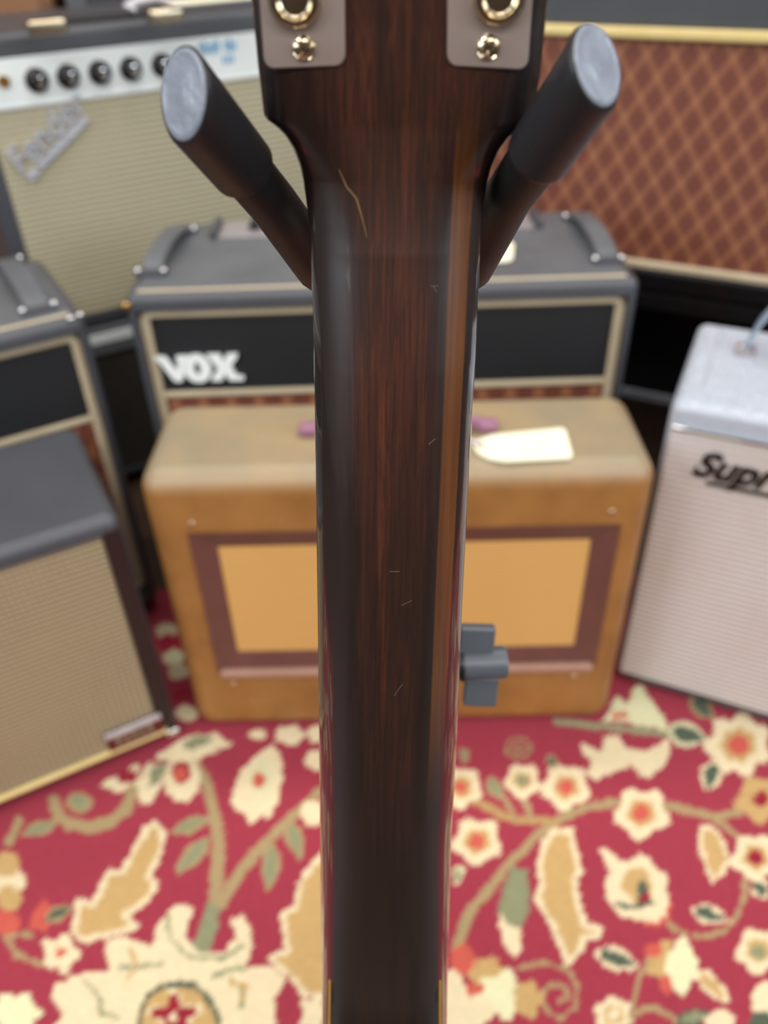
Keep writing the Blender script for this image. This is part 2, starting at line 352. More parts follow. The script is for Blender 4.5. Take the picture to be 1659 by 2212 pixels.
# ------------------------------------------------------------------ the rug: motifs traced onto the floor plane, stored as pile colours of a fine mesh
RX0, RX1, RY0, RY1, STEP = -1.25, 1.25, 0.02, 1.12, 0.0035
def build_rug():
    nx = int((RX1 - RX0) / STEP) + 1; ny = int((RY1 - RY0) / STEP) + 1
    gx = np.linspace(RX0, RX1, nx); gy = np.linspace(RY0, RY1, ny); GX, GY = np.meshgrid(gx, gy)
    # each floor point's place in the photograph, to paint the traced motifs on it
    D = np.stack([GX - CAM.x, GY - CAM.y, np.full_like(GX, -CAM.z)], -1)
    zz = D @ np.array(CF); ok = zz > 0.05; zs = np.where(ok, zz, 1.0)
    jx = rng.normal(0, 1.6, GX.shape); jy = rng.normal(0, 1.6, GX.shape)          # ragged pile edges
    PX = np.where(ok, CX + FPX * (D @ np.array(CR)) / zs, -9e4) + jx; PY = np.where(ok, CY - FPX * (D @ np.array(CU)) / zs, -9e4) + jy
    RED, CREAM, TAN, GREEN, DGREEN, VINE, CORAL, PALE, CRIM = [np.array(lin(c)) for c in ((158, 56, 71), (228, 211, 172), (196, 161, 106), (140, 142, 108), (84, 94, 78), (168, 146, 106), (200, 92, 78), (226, 222, 178), (150, 36, 52))]
    col = np.empty(GX.shape + (3,)); col[:] = RED
    fx = np.sin(GX * 9 + 1.3) * np.sin(GY * 7) ; col *= (1 + 0.04 * fx)[..., None]
    def put(mask, sl, c): col[sl][mask] = c
    def sub(A, B, x0, x1, y0, y1):
        m = (A >= x0) & (A <= x1) & (B >= y0) & (B <= y1)
        r = np.where(m.any(1))[0]; q = np.where(m.any(0))[0]
        if len(r) == 0: return None
        return (slice(r[0], r[-1] + 1), slice(q[0], q[-1] + 1))
    class P:
        def __init__(s, A, B): s.A, s.B = A, B
        def poly(s, pts, c):
            p = np.array(pts, float); sl = sub(s.A, s.B, p[:, 0].min(), p[:, 0].max(), p[:, 1].min(), p[:, 1].max())
            if sl is None: return
            a, b = s.A[sl], s.B[sl]; ins = np.zeros(a.shape, bool)
            for (x1, y1), (x2, y2) in zip(p, np.roll(p, -1, 0)):
                if y1 == y2: continue
                ins ^= ((y1 > b) != (y2 > b)) & (a < (x2 - x1) * (b - y1) / (y2 - y1) + x1)
            put(ins, sl, c)
        def line(s, pts, w0, c, w1=None):
            p = np.array(pts, float); w1 = w0 if w1 is None else w1; n = len(p) - 1; wm = max(w0, w1) / 2
            for i in range(n):
                (x1, y1), (x2, y2) = p[i], p[i + 1]
                sl = sub(s.A, s.B, min(x1, x2) - wm, max(x1, x2) + wm, min(y1, y2) - wm, max(y1, y2) + wm)
                if sl is None: continue
                a, b = s.A[sl], s.B[sl]; dx, dy = x2 - x1, y2 - y1; t = np.clip(((a - x1) * dx + (b - y1) * dy) / (dx * dx + dy * dy + 1e-12), 0, 1)
                w = (w0 + (w1 - w0) * (i + t) / n) / 2
                put(np.hypot(a - x1 - t * dx, b - y1 - t * dy) < w, sl, c)
        def ell(s, cx, cy, rx, ry, c, lobes=0, amp=0.0, ph=0.0):
            s.poly([(cx + rx * (1 + amp * math.cos(lobes * (a - ph))) * math.cos(a), cy + ry * (1 + amp * math.cos(lobes * (a - ph))) * math.sin(a)) for a in np.linspace(0, 2 * math.pi, 48, endpoint=False)], c)
        def flower(s, cx, cy, r, petals=5, mid=TAN, core=CORAL, edge=CREAM, ry=0.95):
            s.ell(cx, cy, r, r * ry, edge, petals, 0.13, 0.4); s.ell(cx, cy, r * 0.56, r * ry * 0.56, mid, petals, 0.1, 0.4); s.ell(cx, cy, r * 0.34, r * ry * 0.34, core)
        def leaf(s, a, b, w, edge=CREAM, inner=GREEN, k=0.6):
            a, b = np.array(a, float), np.array(b, float); d = b - a; L = np.hypot(*d); u = d / L; v = np.array([-u[1], u[0]])
            def shape(ww, e): return [a + u * L * (t * (1 - 2 * e) + e) + v * ww / 2 * math.sin(math.pi * t ** 0.8) for t in np.linspace(0, 1, 12)] + [a + u * L * (t * (1 - 2 * e) + e) - v * ww / 2 * math.sin(math.pi * t ** 0.8) for t in np.linspace(1, 0, 12)]
            s.poly(shape(w, 0), edge); s.poly(shape(w * k, 0.1), inner)
        def lpoly(s, pts, w, edge, inner):
            s.poly(pts, inner); s.line(list(pts) + [pts[0]], w, edge)
    # free ornament where the photograph does not look
    fl = P(GX + jx * 0.0008, GY + jy * 0.0008)
    for k in range(260):
        x, y = rng.uniform(RX0 + .1, RX1 - .1), rng.uniform(RY0 + .1, RY1 - .08); r = rng.uniform(0.02, 0.045); kind = k % 4
        if kind == 0: fl.flower(x, y, r, 5, TAN, CORAL, CREAM, 1.0)
        elif kind == 1:
            a = rng.uniform(0, 6.28); fl.leaf((x, y), (x + 0.12 * math.cos(a), y + 0.12 * math.sin(a)), 0.04, CREAM, (GREEN, TAN)[k % 8 == 1])
        elif kind == 2:
            a = rng.uniform(0, 6.28); fl.line([(x + 0.07 * math.cos(a + t) * (1 + t * .2), y + 0.07 * math.sin(a + t)) for t in np.linspace(0, 2.6, 12)], 0.013, VINE)
        else: fl.flower(x, y, r * 0.8, 6, GREEN, CRIM, CREAM, 1.0)
    # traced region starts from the plain red field
    q = P(PX, PY); q.poly([(-60, 1500), (330, 1240), (1720, 1240), (1720, 2300), (-60, 2300)], RED)
    A = lambda *p: [(900 + 0.4575 * u, 1300 + 0.4575 * v) for u, v in p]
    B = lambda *p: [(0.4581 * u, 1500 + 0.4581 * v) for u, v in p]
    k1, k2 = 0.4575, 0.4581
    def FA(u, v, r, *a, **kw): (x, y), = A((u, v)); q.flower(x, y, r * k1, *a, **kw)
    def EA(u, v, rx, ry, c, *a): (x, y), = A((u, v)); q.ell(x, y, rx * k1, ry * k1, c, *a)
    def FB(u, v, r, *a, **kw): (x, y), = B((u, v)); q.flower(x, y, r * k2, *a, **kw)
    def EB(u, v, rx, ry, c, *a): (x, y), = B((u, v)); q.ell(x, y, rx * k2, ry * k2, c, *a)
    def LA(a, b, w, *r): p = A(a, b); q.leaf(p[0], p[1], w * k1, *r)
    def LB(a, b, w, *r): p = B(a, b); q.leaf(p[0], p[1], w * k2, *r)
    # right half
    q.line(A((190, 1640), (210, 1560), (260, 1450), (340, 1360), (430, 1240), (560, 1110), (700, 1010), (800, 970), (880, 955), (940, 945)), 24, VINE, 18)
    q.line(A((1150, 955), (1290, 985), (1400, 1015), (1520, 990)), 18, VINE); q.line(A((1390, 1010), (1460, 1060), (1530, 1120)), 14, VINE)
    q.line(A((250, 925), (340, 970), (410, 1012), (480, 1030), (590, 1030), (660, 1040)), 17, TAN * 0.8); q.line(A((500, 920), (545, 1015)), 13, VINE)
    FA(1060, 995, 122, 5); FA(705, 875, 108, 5); FA(285, 1130, 112, 5); FA(210, 875, 95, 5); FA(500, 845, 82, 5, TAN, GREEN)
    FA(1520, 675, 148, 7); FA(1600, 1205, 112, 5, TAN, CRIM); FA(1625, 930, 112, 5, TAN, CRIM, TAN); FA(1615, 1645, 105, 5, TAN, GREEN)
    LA((690, 1065), (700, 1080), 10)
    q.lpoly(A((640, 1085), (725, 1080), (750, 1180), (775, 1280), (745, 1300), (762, 1420), (795, 1525), (870, 1550), (845, 1580), (785, 1590), (772, 1640), (712, 1708), (690, 1640), (650, 1540), (600, 1450), (568, 1390), (592, 1360), (580, 1250), (602, 1150)), 13, CREAM, TAN)
    q.lpoly(A((450, 1262), (515, 1270), (530, 1350), (522, 1470), (490, 1530), (400, 1500), (395, 1430), (420, 1350)), 8, GREEN * 0.9, GREEN)
    q.poly(A((490, 1520), (495, 1640), (460, 1680), (412, 1610), (385, 1520), (400, 1470), (450, 1540)), CREAM)
    q.lpoly(A((1342, 1065), (1400, 1065), (1448, 1130), (1468, 1220), (1440, 1280), (1396, 1322), (1372, 1250), (1342, 1170)), 9, CREAM, TAN)
    q.poly(A((860, 1158), (905, 1168), (970, 1222), (1000, 1230), (1050, 1185), (1100, 1205), (1130, 1262), (1190, 1290), (1178, 1350), (1200, 1420), (1190, 1490), (1150, 1525), (1060, 1505), (950, 1475), (900, 1400), (885, 1330), (915, 1275), (880, 1210)), CREAM)
    q.poly(A((985, 1262), (1060, 1250), (1105, 1300), (1110, 1430), (1040, 1432), (960, 1335)), TAN); q.poly(A((1040, 1320), (1095, 1325), (1110, 1430), (1045, 1430)), DGREEN)
    EA(1080, 1400, 26, 30, CRIM); q.line(A((945, 1425), (1000, 1440), (1060, 1440), (1120, 1420)), 9, DGREEN); q.line(A((1080, 1515), (1150, 1520), (1192, 1480), (1196, 1420)), 10, CORAL)
    q.line(A((1190, 1520), (1250, 1560), (1340, 1585), (1440, 1560), (1510, 1490), (1545, 1400), (1550, 1300)), 11, VINE)
    LA((1295, 1445), (1475, 1510), 95, CREAM, DGREEN); LA((1590, 1310), (1660, 1400), 95, CREAM, DGREEN)
    q.poly(A((775, 665), (830, 690), (880, 705), (890, 630), (950, 640), (1000, 690), (1100, 700), (1190, 640), (1195, 720), (1150, 790), (1090, 832), (1050, 820), (1022, 770), (940, 802), (850, 842), (800, 812), (832, 760), (782, 712)), CREAM)
    q.poly(A((1030, 385), (1070, 400), (1110, 470), (1170, 540), (1190, 610), (1100, 590), (950, 560), (880, 560), (910, 510), (940, 440), (1000, 480), (1010, 440)), PALE * 0.95)
    EA(960, 535, 50, 14, CORAL); q.line(A((660, 565), (900, 590), (1210, 625)), 15, GREEN * 1.15)
    LA((1180, 600), (1380, 655), 125, PALE * 0.85, DGREEN); LA((1410, 745), (1365, 905), 105, CREAM, DGREEN); LA((1290, 440), (1410, 560), 90, VINE, DGREEN)
    q.line(A((480, 1730), (600, 1700), (700, 1730), (760, 1810), (750, 1910), (680, 1970), (610, 1930), (590, 1850), (640, 1800), (700, 1820), (715, 1870), (680, 1890)), 10, VINE)
    EA(330, 1745, 90, 65, TAN, 5, .1); EA(400, 1855, 105, 110, PALE, 5, .18); EA(260, 1930, 110, 80, CREAM, 4, .15); EA(525, 1875, 70, 85, TAN, 5, .1); EA(215, 1690, 60, 75, CORAL); EA(275, 1830, 45, 30, CORAL); EA(170, 1900, 60, 170, CREAM)
    EA(1155, 1690, 75, 95, TAN, 5, .12); EA(1120, 1640, 40, 40, CORAL); EA(1250, 1720, 72, 125, PALE, 4, .12); EA(1180, 1810, 30, 50, CORAL); LA((1310, 1730), (1490, 1900), 90, CREAM, TAN)
    LA((840, 1650), (1060, 1730), 115, CREAM, DGREEN); q.line(A((1090, 1690), (1045, 1800), (1020, 1910)), 11, VINE); FA(930, 1950, 85, 6, TAN, CREAM)
    q.line(A((1010, 1960), (1060, 1920), (1130, 1915), (1220, 1975)), 12, VINE); LA((1230, 1990), (1390, 1935), 90, DGREEN, GREEN); EA(1430, 1980, 70, 50, CREAM)
    EA(480, 690, 62, 55, VINE * 0.85); EA(480, 690, 48, 42, RED); EA(480, 690, 30, 26, VINE * 0.85); EA(480, 690, 16, 14, RED)
    LA((620, 715), (660, 795), 50, VINE, DGREEN); LA((330, 830), (410, 930), 75, VINE, GREEN); LA((220, 680), (225, 770), 50, VINE, GREEN); LA((200, 1240), (185, 1340), 60, PALE, GREEN); q.line(A((410, 920), (470, 1025)), 12, VINE)
    EA(1650, 1880, 70, 90, CREAM); EA(1630, 1990, 60, 60, DGREEN)
    # left half
    q.line(B((950, 1195), (990, 1080), (1015, 960)), 40, GREEN, 30); q.line(B((1015, 960), (1022, 850), (1030, 700), (1010, 560), (980, 430), (935, 345)), 30, VINE, 22); q.line(B((1040, 980), (1120, 850), (1230, 720), (1350, 600), (1505, 465)), 26, VINE, 20)
    LB((985, 580), (795, 655), 75, VINE, GREEN); LB((985, 670), (825, 850), 90, VINE, GREEN); LB((1285, 690), (1265, 930), 95, VINE, GREEN); LB((1360, 590), (1420, 785), 90, VINE, GREEN)
    q.poly(B((1290, 232), (1330, 310), (1332, 400), (1310, 500), (1268, 582), (1232, 570), (1180, 617), (1150, 560), (1088, 530), (1100, 450), (1140, 350), (1200, 290)), CREAM)
    q.poly(B((1270, 300), (1290, 380), (1260, 470), (1190, 470), (1170, 400), (1210, 330)), PALE * 0.9); EB(1222, 402, 30, 34, CORAL)
    EB(860, 395, 85, 110, CREAM); EB(855, 360, 46, 58, CRIM); EB(850, 375, 34, 34, CORAL); q.poly(B((465, 425), (560, 370), (660, 320), (660, 430), (560, 465)), CREAM); EB(600, 385, 50, 32, CRIM)
    q.poly(B((640, 430), (700, 320), (790, 330), (770, 420), (700, 530), (660, 500)), CREAM); LB((780, 310), (700, 440), 60, GREEN, GREEN); q.poly(B((790, 250), (900, 190), (1020, 180), (1095, 235), (1010, 270), (930, 310), (830, 320), (720, 300)), CREAM); LB((860, 245), (1010, 205), 60, GREEN, GREEN)
    q.line(B((625, 450), (590, 545), (520, 600), (420, 628), (330, 612), (275, 570), (255, 500)), 26, VINE); EB(375, 510, 60, 50, VINE); EB(375, 505, 38, 32, GREEN); LB((270, 600), (90, 665), 70, VINE, GREEN); q.line(B((90, 590), (40, 700)), 18, VINE)
    q.lpoly(B((730, 608), (772, 650), (758, 730), (700, 860), (733, 880), (700, 960), (592, 1040), (638, 1090), (520, 1130), (390, 1158), (348, 1120), (372, 972), (440, 990), (512, 842), (582, 832), (640, 720), (692, 632)), 13, CREAM, TAN)
    EB(285, 1220, 85, 85, CREAM, 5, .2); EB(285, 1215, 22, 22, CORAL); q.poly(B((205, 960), (255, 1010), (200, 1060), (245, 1110), (135, 1110), (150, 1030)), CORAL); LB((215, 1065), (350, 990), 75, VINE, DGREEN); q.line(B((25, 1130), (80, 1230), (190, 1270)), 13, VINE); q.line(B((30, 1140), (150, 1130)), 12, VINE)
    EB(35, 880, 78, 110, CREAM, 6, .12); EB(30, 800, 60, 60, TAN); EB(40, 960, 60, 60, TAN); EB(25, 1075, 75, 55, CORAL)
    big = B((850, 985), (905, 1000), (890, 1080), (870, 1150), (950, 1222), (1060, 1210), (1112, 1150), (1085, 1060), (1140, 1040), (1182, 1100), (1190, 1190), (1162, 1290), (1290, 1280), (1350, 1350), (1290, 1440), (1300, 1560), (1300, 1720), (400, 1720), (250, 1570), (300, 1500), (240, 1420), (262, 1370), (390, 1310), (512, 1300), (500, 1160), (560, 1140), (720, 1190), (740, 1090), (800, 1010))
    q.poly(big, CREAM)
    for ln in (((790, 1040), (800, 1150), (900, 1240), (1060, 1240), (1140, 1180)), ((560, 1290), (650, 1280), (770, 1270)), ((400, 1350), (470, 1430), (470, 1500), (560, 1520)), ((1090, 1340), (1150, 1400), (1130, 1480)), ((1000, 1330), (1080, 1300), (1150, 1290))):
        q.line(B(*ln), 9, GREEN * 1.1)
    q.line(B((620, 1200), (640, 1290), (600, 1340)), 10, TAN); q.line(B((1080, 1360), (1170, 1380), (1140, 1440)), 10, TAN)
    EB(840, 1570, 200, 225, DGREEN); EB(840, 1578, 178, 206, TAN); EB(825, 1525, 105, 105, CREAM, 5, .35, 0.9); EB(825, 1525, 82, 84, CRIM, 5, .4, 0.9); EB(815, 1520, 20, 20, CREAM)
    q.lpoly(B((1560, 700), (1560, 1420), (1440, 1420), (1370, 1330), (1272, 1240), (1360, 1210), (1332, 1030), (1392, 1010), (1420, 880)), 12, CREAM, TAN)
    EB(70, 1500, 115, 95, PALE, 6, .15); EB(1475, 1500, 60, 80, CREAM, 5, .2); EB(1365, 190, 70, 45, CREAM, 5, .1); EB(1215, 188, 40, 22, CREAM); EB(1490, 310, 50, 50, CREAM); EB(1475, 560, 60, 60, CREAM); EB(1490, 185, 40, 40, CREAM)
    # the stretch hidden behind the guitar neck
    q.line([(688, 1712), (740, 1680), (800, 1662), (860, 1668), (930, 1700)], 18, VINE); q.flower(800, 1640, 44); q.leaf((860, 1670), (880, 1760), 38, VINE, GREEN); q.flower(780, 1790, 48, 5, TAN, GREEN); q.leaf((900, 1860), (830, 1950), 44, CREAM, DGREEN); q.flower(890, 2030, 52); q.leaf((770, 1900), (760, 2040), 50, CREAM, TAN)
    # strip glimpsed between the cabinets
    for (x, y, c) in ((352, 1342, RED), (360, 1362, CREAM * .8), (365, 1385, CRIM), (374, 1420, PALE), (385, 1450, CREAM * .8), (395, 1500, CRIM), (404, 1540, CREAM)): q.ell(x, y, 24, 17, c)
    col2 = col * (1 + rng.normal(0, 0.035, GX.shape))[..., None]
    hz = rng.uniform(-0.0012, 0.0, GX.shape); edge = np.zeros(GX.shape, bool); edge[0, :] = edge[-1, :] = edge[:, 0] = edge[:, -1] = True
    hz[edge] = -0.0115
    me = bpy.data.meshes.new('rug'); nv = nx * ny
    me.vertices.add(nv); me.vertices.foreach_set('co', np.stack([GX, GY, hz], -1).astype('f4').ravel())
    ii = np.arange(nv).reshape(ny, nx); quads = np.stack([ii[:-1, :-1], ii[:-1, 1:], ii[1:, 1:], ii[1:, :-1]], -1).reshape(-1, 4)
    nf = len(quads); me.loops.add(nf * 4); me.loops.foreach_set('vertex_index', quads.ravel().astype('i4'))
    me.polygons.add(nf); me.polygons.foreach_set('loop_start', np.arange(0, nf * 4, 4, dtype='i4')); me.polygons.foreach_set('loop_total', np.full(nf, 4, 'i4'))
    me.update(); me.validate()
    ca = me.color_attributes.new('pile_colour', 'FLOAT_COLOR', 'POINT')
    ca.data.foreach_set('color', np.concatenate([np.clip(col2, 0, 1), np.ones(GX.shape + (1,))], -1).astype('f4').ravel())
    t = NT('red_floral_wool_pile'); a = t.n('ShaderNodeAttribute', attribute_name='pile_colour')
    n = t.noise(t.coord(), 700, 2); t.set(Base_Color=t.mix(t.math('MULTIPLY', n, 0.35), a.outputs['Color'], t.mix(1.0, a.outputs['Color'], (0.55, 0.5, 0.5, 1), 'MULTIPLY')), Roughness=0.95)
    t.b.inputs['Sheen Weight'].default_value = 0.15; t.b.inputs['Specular IOR Level'].default_value = 0.1
    o = link('rug', me, t.m, None, True)
    tag(o, 'deep red wool rug with cream flowers and winding green vines under the amplifiers', 'rug')
build_rug()

# ------------------------------------------------------------------ amplifiers
def feet(r, W, D, h, inset=0.05):
    for x in (-W / 2 + inset, W / 2 - inset):
        for y in (0.04, D - 0.04): obj('foot', lathe([(0.014, 0), (0.016, h * 0.4), (0.015, h)], 14, 'z', (x, y, 0)), M['black'], r)
def strap(r, x0, y0, x1, y1, z, w, mat, rise=0.016, th=0.006, caps=True):
    """leather strap handle lying on the lid from (x0, y0) to (x1, y1), bowed upwards, with two screws at each end"""
    a, b = Vector((x0, y0, z)), Vector((x1, y1, z)); d = (b - a).normalized(); sx = Vector((-d.y, d.x, 0)); bm = bmesh.new(); rings = []
    for t in np.linspace(0, 1, 13):
        h = 0.004 + rise * (math.sin(math.pi * t) ** 0.5); p = a.lerp(b, t) + Vector((0, 0, h)); ring = []
        for u, v in ((-.5, -.5), (.5, -.5), (.5, .1), (.42, .5), (-.42, .5), (-.5, .1)): ring.append(bm.verts.new(p + sx * u * w + Vector((0, 0, v * th))))
        rings.append(ring)
    for p, q in zip(rings, rings[1:]):
        for k in range(6): bm.faces.new((p[k], p[(k + 1) % 6], q[(k + 1) % 6], q[k]))
    bm.faces.new(rings[0][::-1]); bm.faces.new(rings[-1]); h = obj('handle', bm, mat, r)
    for e, sg in ((a, -1), (b, 1)):
        c = e + d * sg * 0.004
        cp = rbox(-w * 0.72, w * 0.72, -0.011, 0.011, 0, 0.007, 0.002, 2); cp.transform(Matrix.Translation(c) @ Matrix.Rotation(math.atan2(d.y, d.x) - math.pi / 2, 4, 'Z')); obj('end_cap', cp, M['tolex'], h)
        for k in (-1, 1): obj('screw', dome(0.0052, 0.004, c + sx * k * w * 0.62 + Vector((0, 0, 0.0065))), M['chrome'], h)
    return h

def logo_letters(r, x, z, h, y):
    """V, O, X in fat white letters, each a part"""
    y0, y1 = y - 0.006, y
    V = [(0, 1), (0.10, .99), (0.42, .97), (0.52, .86), (0.78, .40), (0.90, .72), (0.86, .97), (1.32, .98), (1.20, .78), (0.98, 0.06), (0.80, -.02), (0.62, .04), (0.20, .80), (0.02, .90)]
    X = [(0, 1), (0.5, 1), (0.62, .70), (0.74, .98), (1.18, 1), (1.14, .86), (0.86, .55), (1.04, .14), (1.30, .10), (1.28, -.03), (0.74, -.02), (0.60, .26), (0.44, -.02), (0.02, -.02), (0.08, .12), (0.36, .44), (0.10, .88)]
    for nm, P_, ox in (('letter_v', V, 0.0), ('letter_x', X, 2.04)):
        obj(nm, extrude_poly([(x + (ox + a) * h * 0.92, z + b * h) for a, b in P_], y0, y1), M['white_plastic'], r, smooth=False)
    cx = x + 1.60 * h * 0.92; bm = bmesh.new(); n = 28; L = []
    for yy, rx, rz in ((y1, .54, .54), (y0, .54, .54), (y0, .13, .26), (y1, .13, .26)):
        L.append([bm.verts.new((cx + rx * h * 0.92 * math.cos(2 * math.pi * k / n), yy, z + h * .48 + rz * h * math.sin(2 * math.pi * k / n))) for k in range(n)])
    for a, b in zip(L, L[1:]):
        for k in range(n): bm.faces.new((a[k], a[(k + 1) % n], b[(k + 1) % n], b[k]))
    obj('letter_o', bm, M['white_plastic'], r, smooth=False)

def black_combo(label, loc, yaw, W, H, D, zband, logo=None, z0=0.02):
    """black combo amplifier: black upper panel and brown diamond cloth in a cream-edged opening"""
    r = root('guitar_amplifier', label, 'amplifier', loc, yaw)
    top = z0 + H
    zband = local_front(r, *zband, 0.012)[1]                        # height of the piping between panel and cloth
    obj('cabinet', shell(W, D, z0, top, 0.014, 0, 0.026, 4, rims=(0.010, 0.010, 0.03, 0.024)), M['tolex'], r)
    x0, x1, a, b = -W / 2 + 0.0105, W / 2 - 0.0105, z0 + 0.0305, top - 0.0245
    obj('cream_trim', ring_frame(x0, x1, a, b, 0.022, 0.0155, 0.010, 0.024, 0.004), M['cream_trim'], r)
    xi0, xi1, ai, bi = x0 + 0.015, x1 - 0.015, a + 0.015, b - 0.015
    obj('upper_panel', rbox(xi0, xi1, 0.017, 0.0245, zband + 0.004, bi, 0.002, 2), M['black_cloth'], r)
    obj('middle_piping', rbox(xi0, xi1, 0.012, 0.0235, zband - 0.005, zband + 0.0035, 0.002, 3), M['cream_trim'], r)
    obj('grille_cloth', rbox(xi0, xi1, 0.018, 0.0245, ai, zband - 0.0055, 0.001, 1), M['diamond'], r)
    obj('lid', rbox(-W / 2 + 0.016, W / 2 - 0.016, 0.0145, D - 0.0145, top - 0.004, top + 0.0012, 0.001, 1), M['tolex_worn'], r)
    obj('lid_piping', tube([(-W / 2 + 0.018, 0.0135, top - 0.0002), (W / 2 - 0.018, 0.0135, top - 0.0002)], 0.0026, 8), M['cream_trim'], r)
    if z0 > 0.005: feet(r, W, D, z0)
    return r, top

# brown amplifier in the middle --------------------------------------
def brown_amp():
    W, H, D = 0.616, 0.462, 0.184
    r = root('guitar_amplifier', 'old brown box amplifier with golden cloth front behind the guitar neck', 'amplifier', (0.016, 0.791, 0), -1.17)
    c = [local_front(r, *p) for p in ((404, 1152), (1343, 1132), (472, 1452), (1284, 1438))]
    x0, x1 = (c[0][0] + c[2][0]) / 2, (c[1][0] + c[3][0]) / 2; z0, z1 = (c[2][1] + c[3][1]) / 2, (c[0][1] + c[1][1]) / 2
    obj('cabinet', shell(W, D, 0, H, 0.030, 0, 0.024, 6, rims=(W / 2 + x0, W / 2 - x1, z0, H - z1)), M['brown_amp'], r)
    ring = ring_frame(x0 + 0.0004, x1 - 0.0004, z0 + 0.0004, z1 - 0.0004, 0.006, 0.030, -0.002, 0.022, 0.0)
    for v in ring.verts:                                            # the inner lip lies deeper than the outer one
        inner = (x0 + 0.028 < v.co.x < x1 - 0.028) and (z0 + 0.028 < v.co.z < z1 - 0.028)
        if inner and v.co.y < 0: v.co.y = 0.010
    obj('moulding', ring, M['molding'], r)
    obj('grille_cloth', rbox(x0 + 0.029, x1 - 0.029, 0.011, 0.022, z0 + 0.029, z1 - 0.029), M['gold_cloth'], r)
    obj('sill', rbox(x0 + 0.004, x1 - 0.004, -0.008, 0.004, z0 - 0.006, z0 + 0.007, 0.004, 3), simple('highlight_toned_sill', (176, 138, 120), (150, 112, 96), 0.4, ns=20), r)  # paler colour paints the highlight on the sill's upward face
    for px, py in ((415, 1132), (1322, 1106), (505, 1478), (1240, 1462)):
        x, z = local_front(r, px, py); obj('rivet', dome(0.0042, 0.002, (x, 0.0, z), '-y'), M['nickel'], r)
    a = local_top(r, 668, 922, H + 0.012); b = local_top(r, 1052, 912, H + 0.012); y = (a[1] + b[1]) / 2
    h = obj('handle', tube([(a[0] + (b[0] - a[0]) * t, y, H + 0.012 + 0.012 * math.sin(math.pi * t)) for t in np.linspace(0.04, .96, 11)], 0.007, 10), M['purple_plastic'], r)
    for e in (a, b):
        bm = rbox(-0.014, 0.014, -0.009, 0.009, 0, 0.017, 0.0065, 4); bm.transform(Matrix.Translation((e[0], y, H - 0.0005))); obj('end_cap', bm, M['purple_plastic'], h)
    m = Matrix.Translation(r.location) @ r.rotation_euler.to_matrix().to_4x4()
    # paper tag tied to the handle
    zt = H + 0.0015; pts = [local_top(r, *p, zt) for p in ((1020, 962), (1030, 952), (1062, 940), (1212, 925), (1222, 930), (1237, 984), (1232, 992), (1090, 999), (1058, 994), (1034, 982))]
    bm = bmesh.new(); f = bm.faces.new([bm.verts.new((x, y_, zt)) for x, y_ in pts]); ex = bmesh.ops.extrude_face_region(bm, geom=[f])
    bmesh.ops.translate(bm, vec=(0, 0, 0.0009), verts=[v for v in ex['geom'] if isinstance(v, bmesh.types.BMVert)]); bm.transform(m)
    tg = root('paper_tag', 'blank cream paper tag lying on the lid of the brown amplifier', 'tag', m @ Vector((pts[0][0], pts[0][1], zt)))
    bm.transform(Matrix.Translation(-tg.location)); obj('card', bm, M['paper'], tg, smooth=False)
    ey = local_top(r, 1036, 962, zt); ex_ = local_top(r, 1030, 920, H + 0.026); s0 = Vector((ey[0], ey[1], zt + 0.003)); s1 = Vector((ex_[0] - 0.01, ex_[1], H + 0.026))
    bm = tube([s0, s0 + Vector((-0.022, 0.004, 0.006)), s1 + Vector((-0.02, -0.006, -0.006)), s1], 0.0017, 8); bm.transform(Matrix.Translation(-tg.location) @ m); obj('string', bm, M['string'], tg)
    bm = lathe([(0.0048, 0), (0.0048, 0.0006), (0.002, 0.0007)], 14, 'z', (ey[0], ey[1], zt + 0.0009)); bm.transform(Matrix.Translation(-tg.location) @ m); obj('eyelet', bm, M['badge_tan'], tg)
brown_amp()

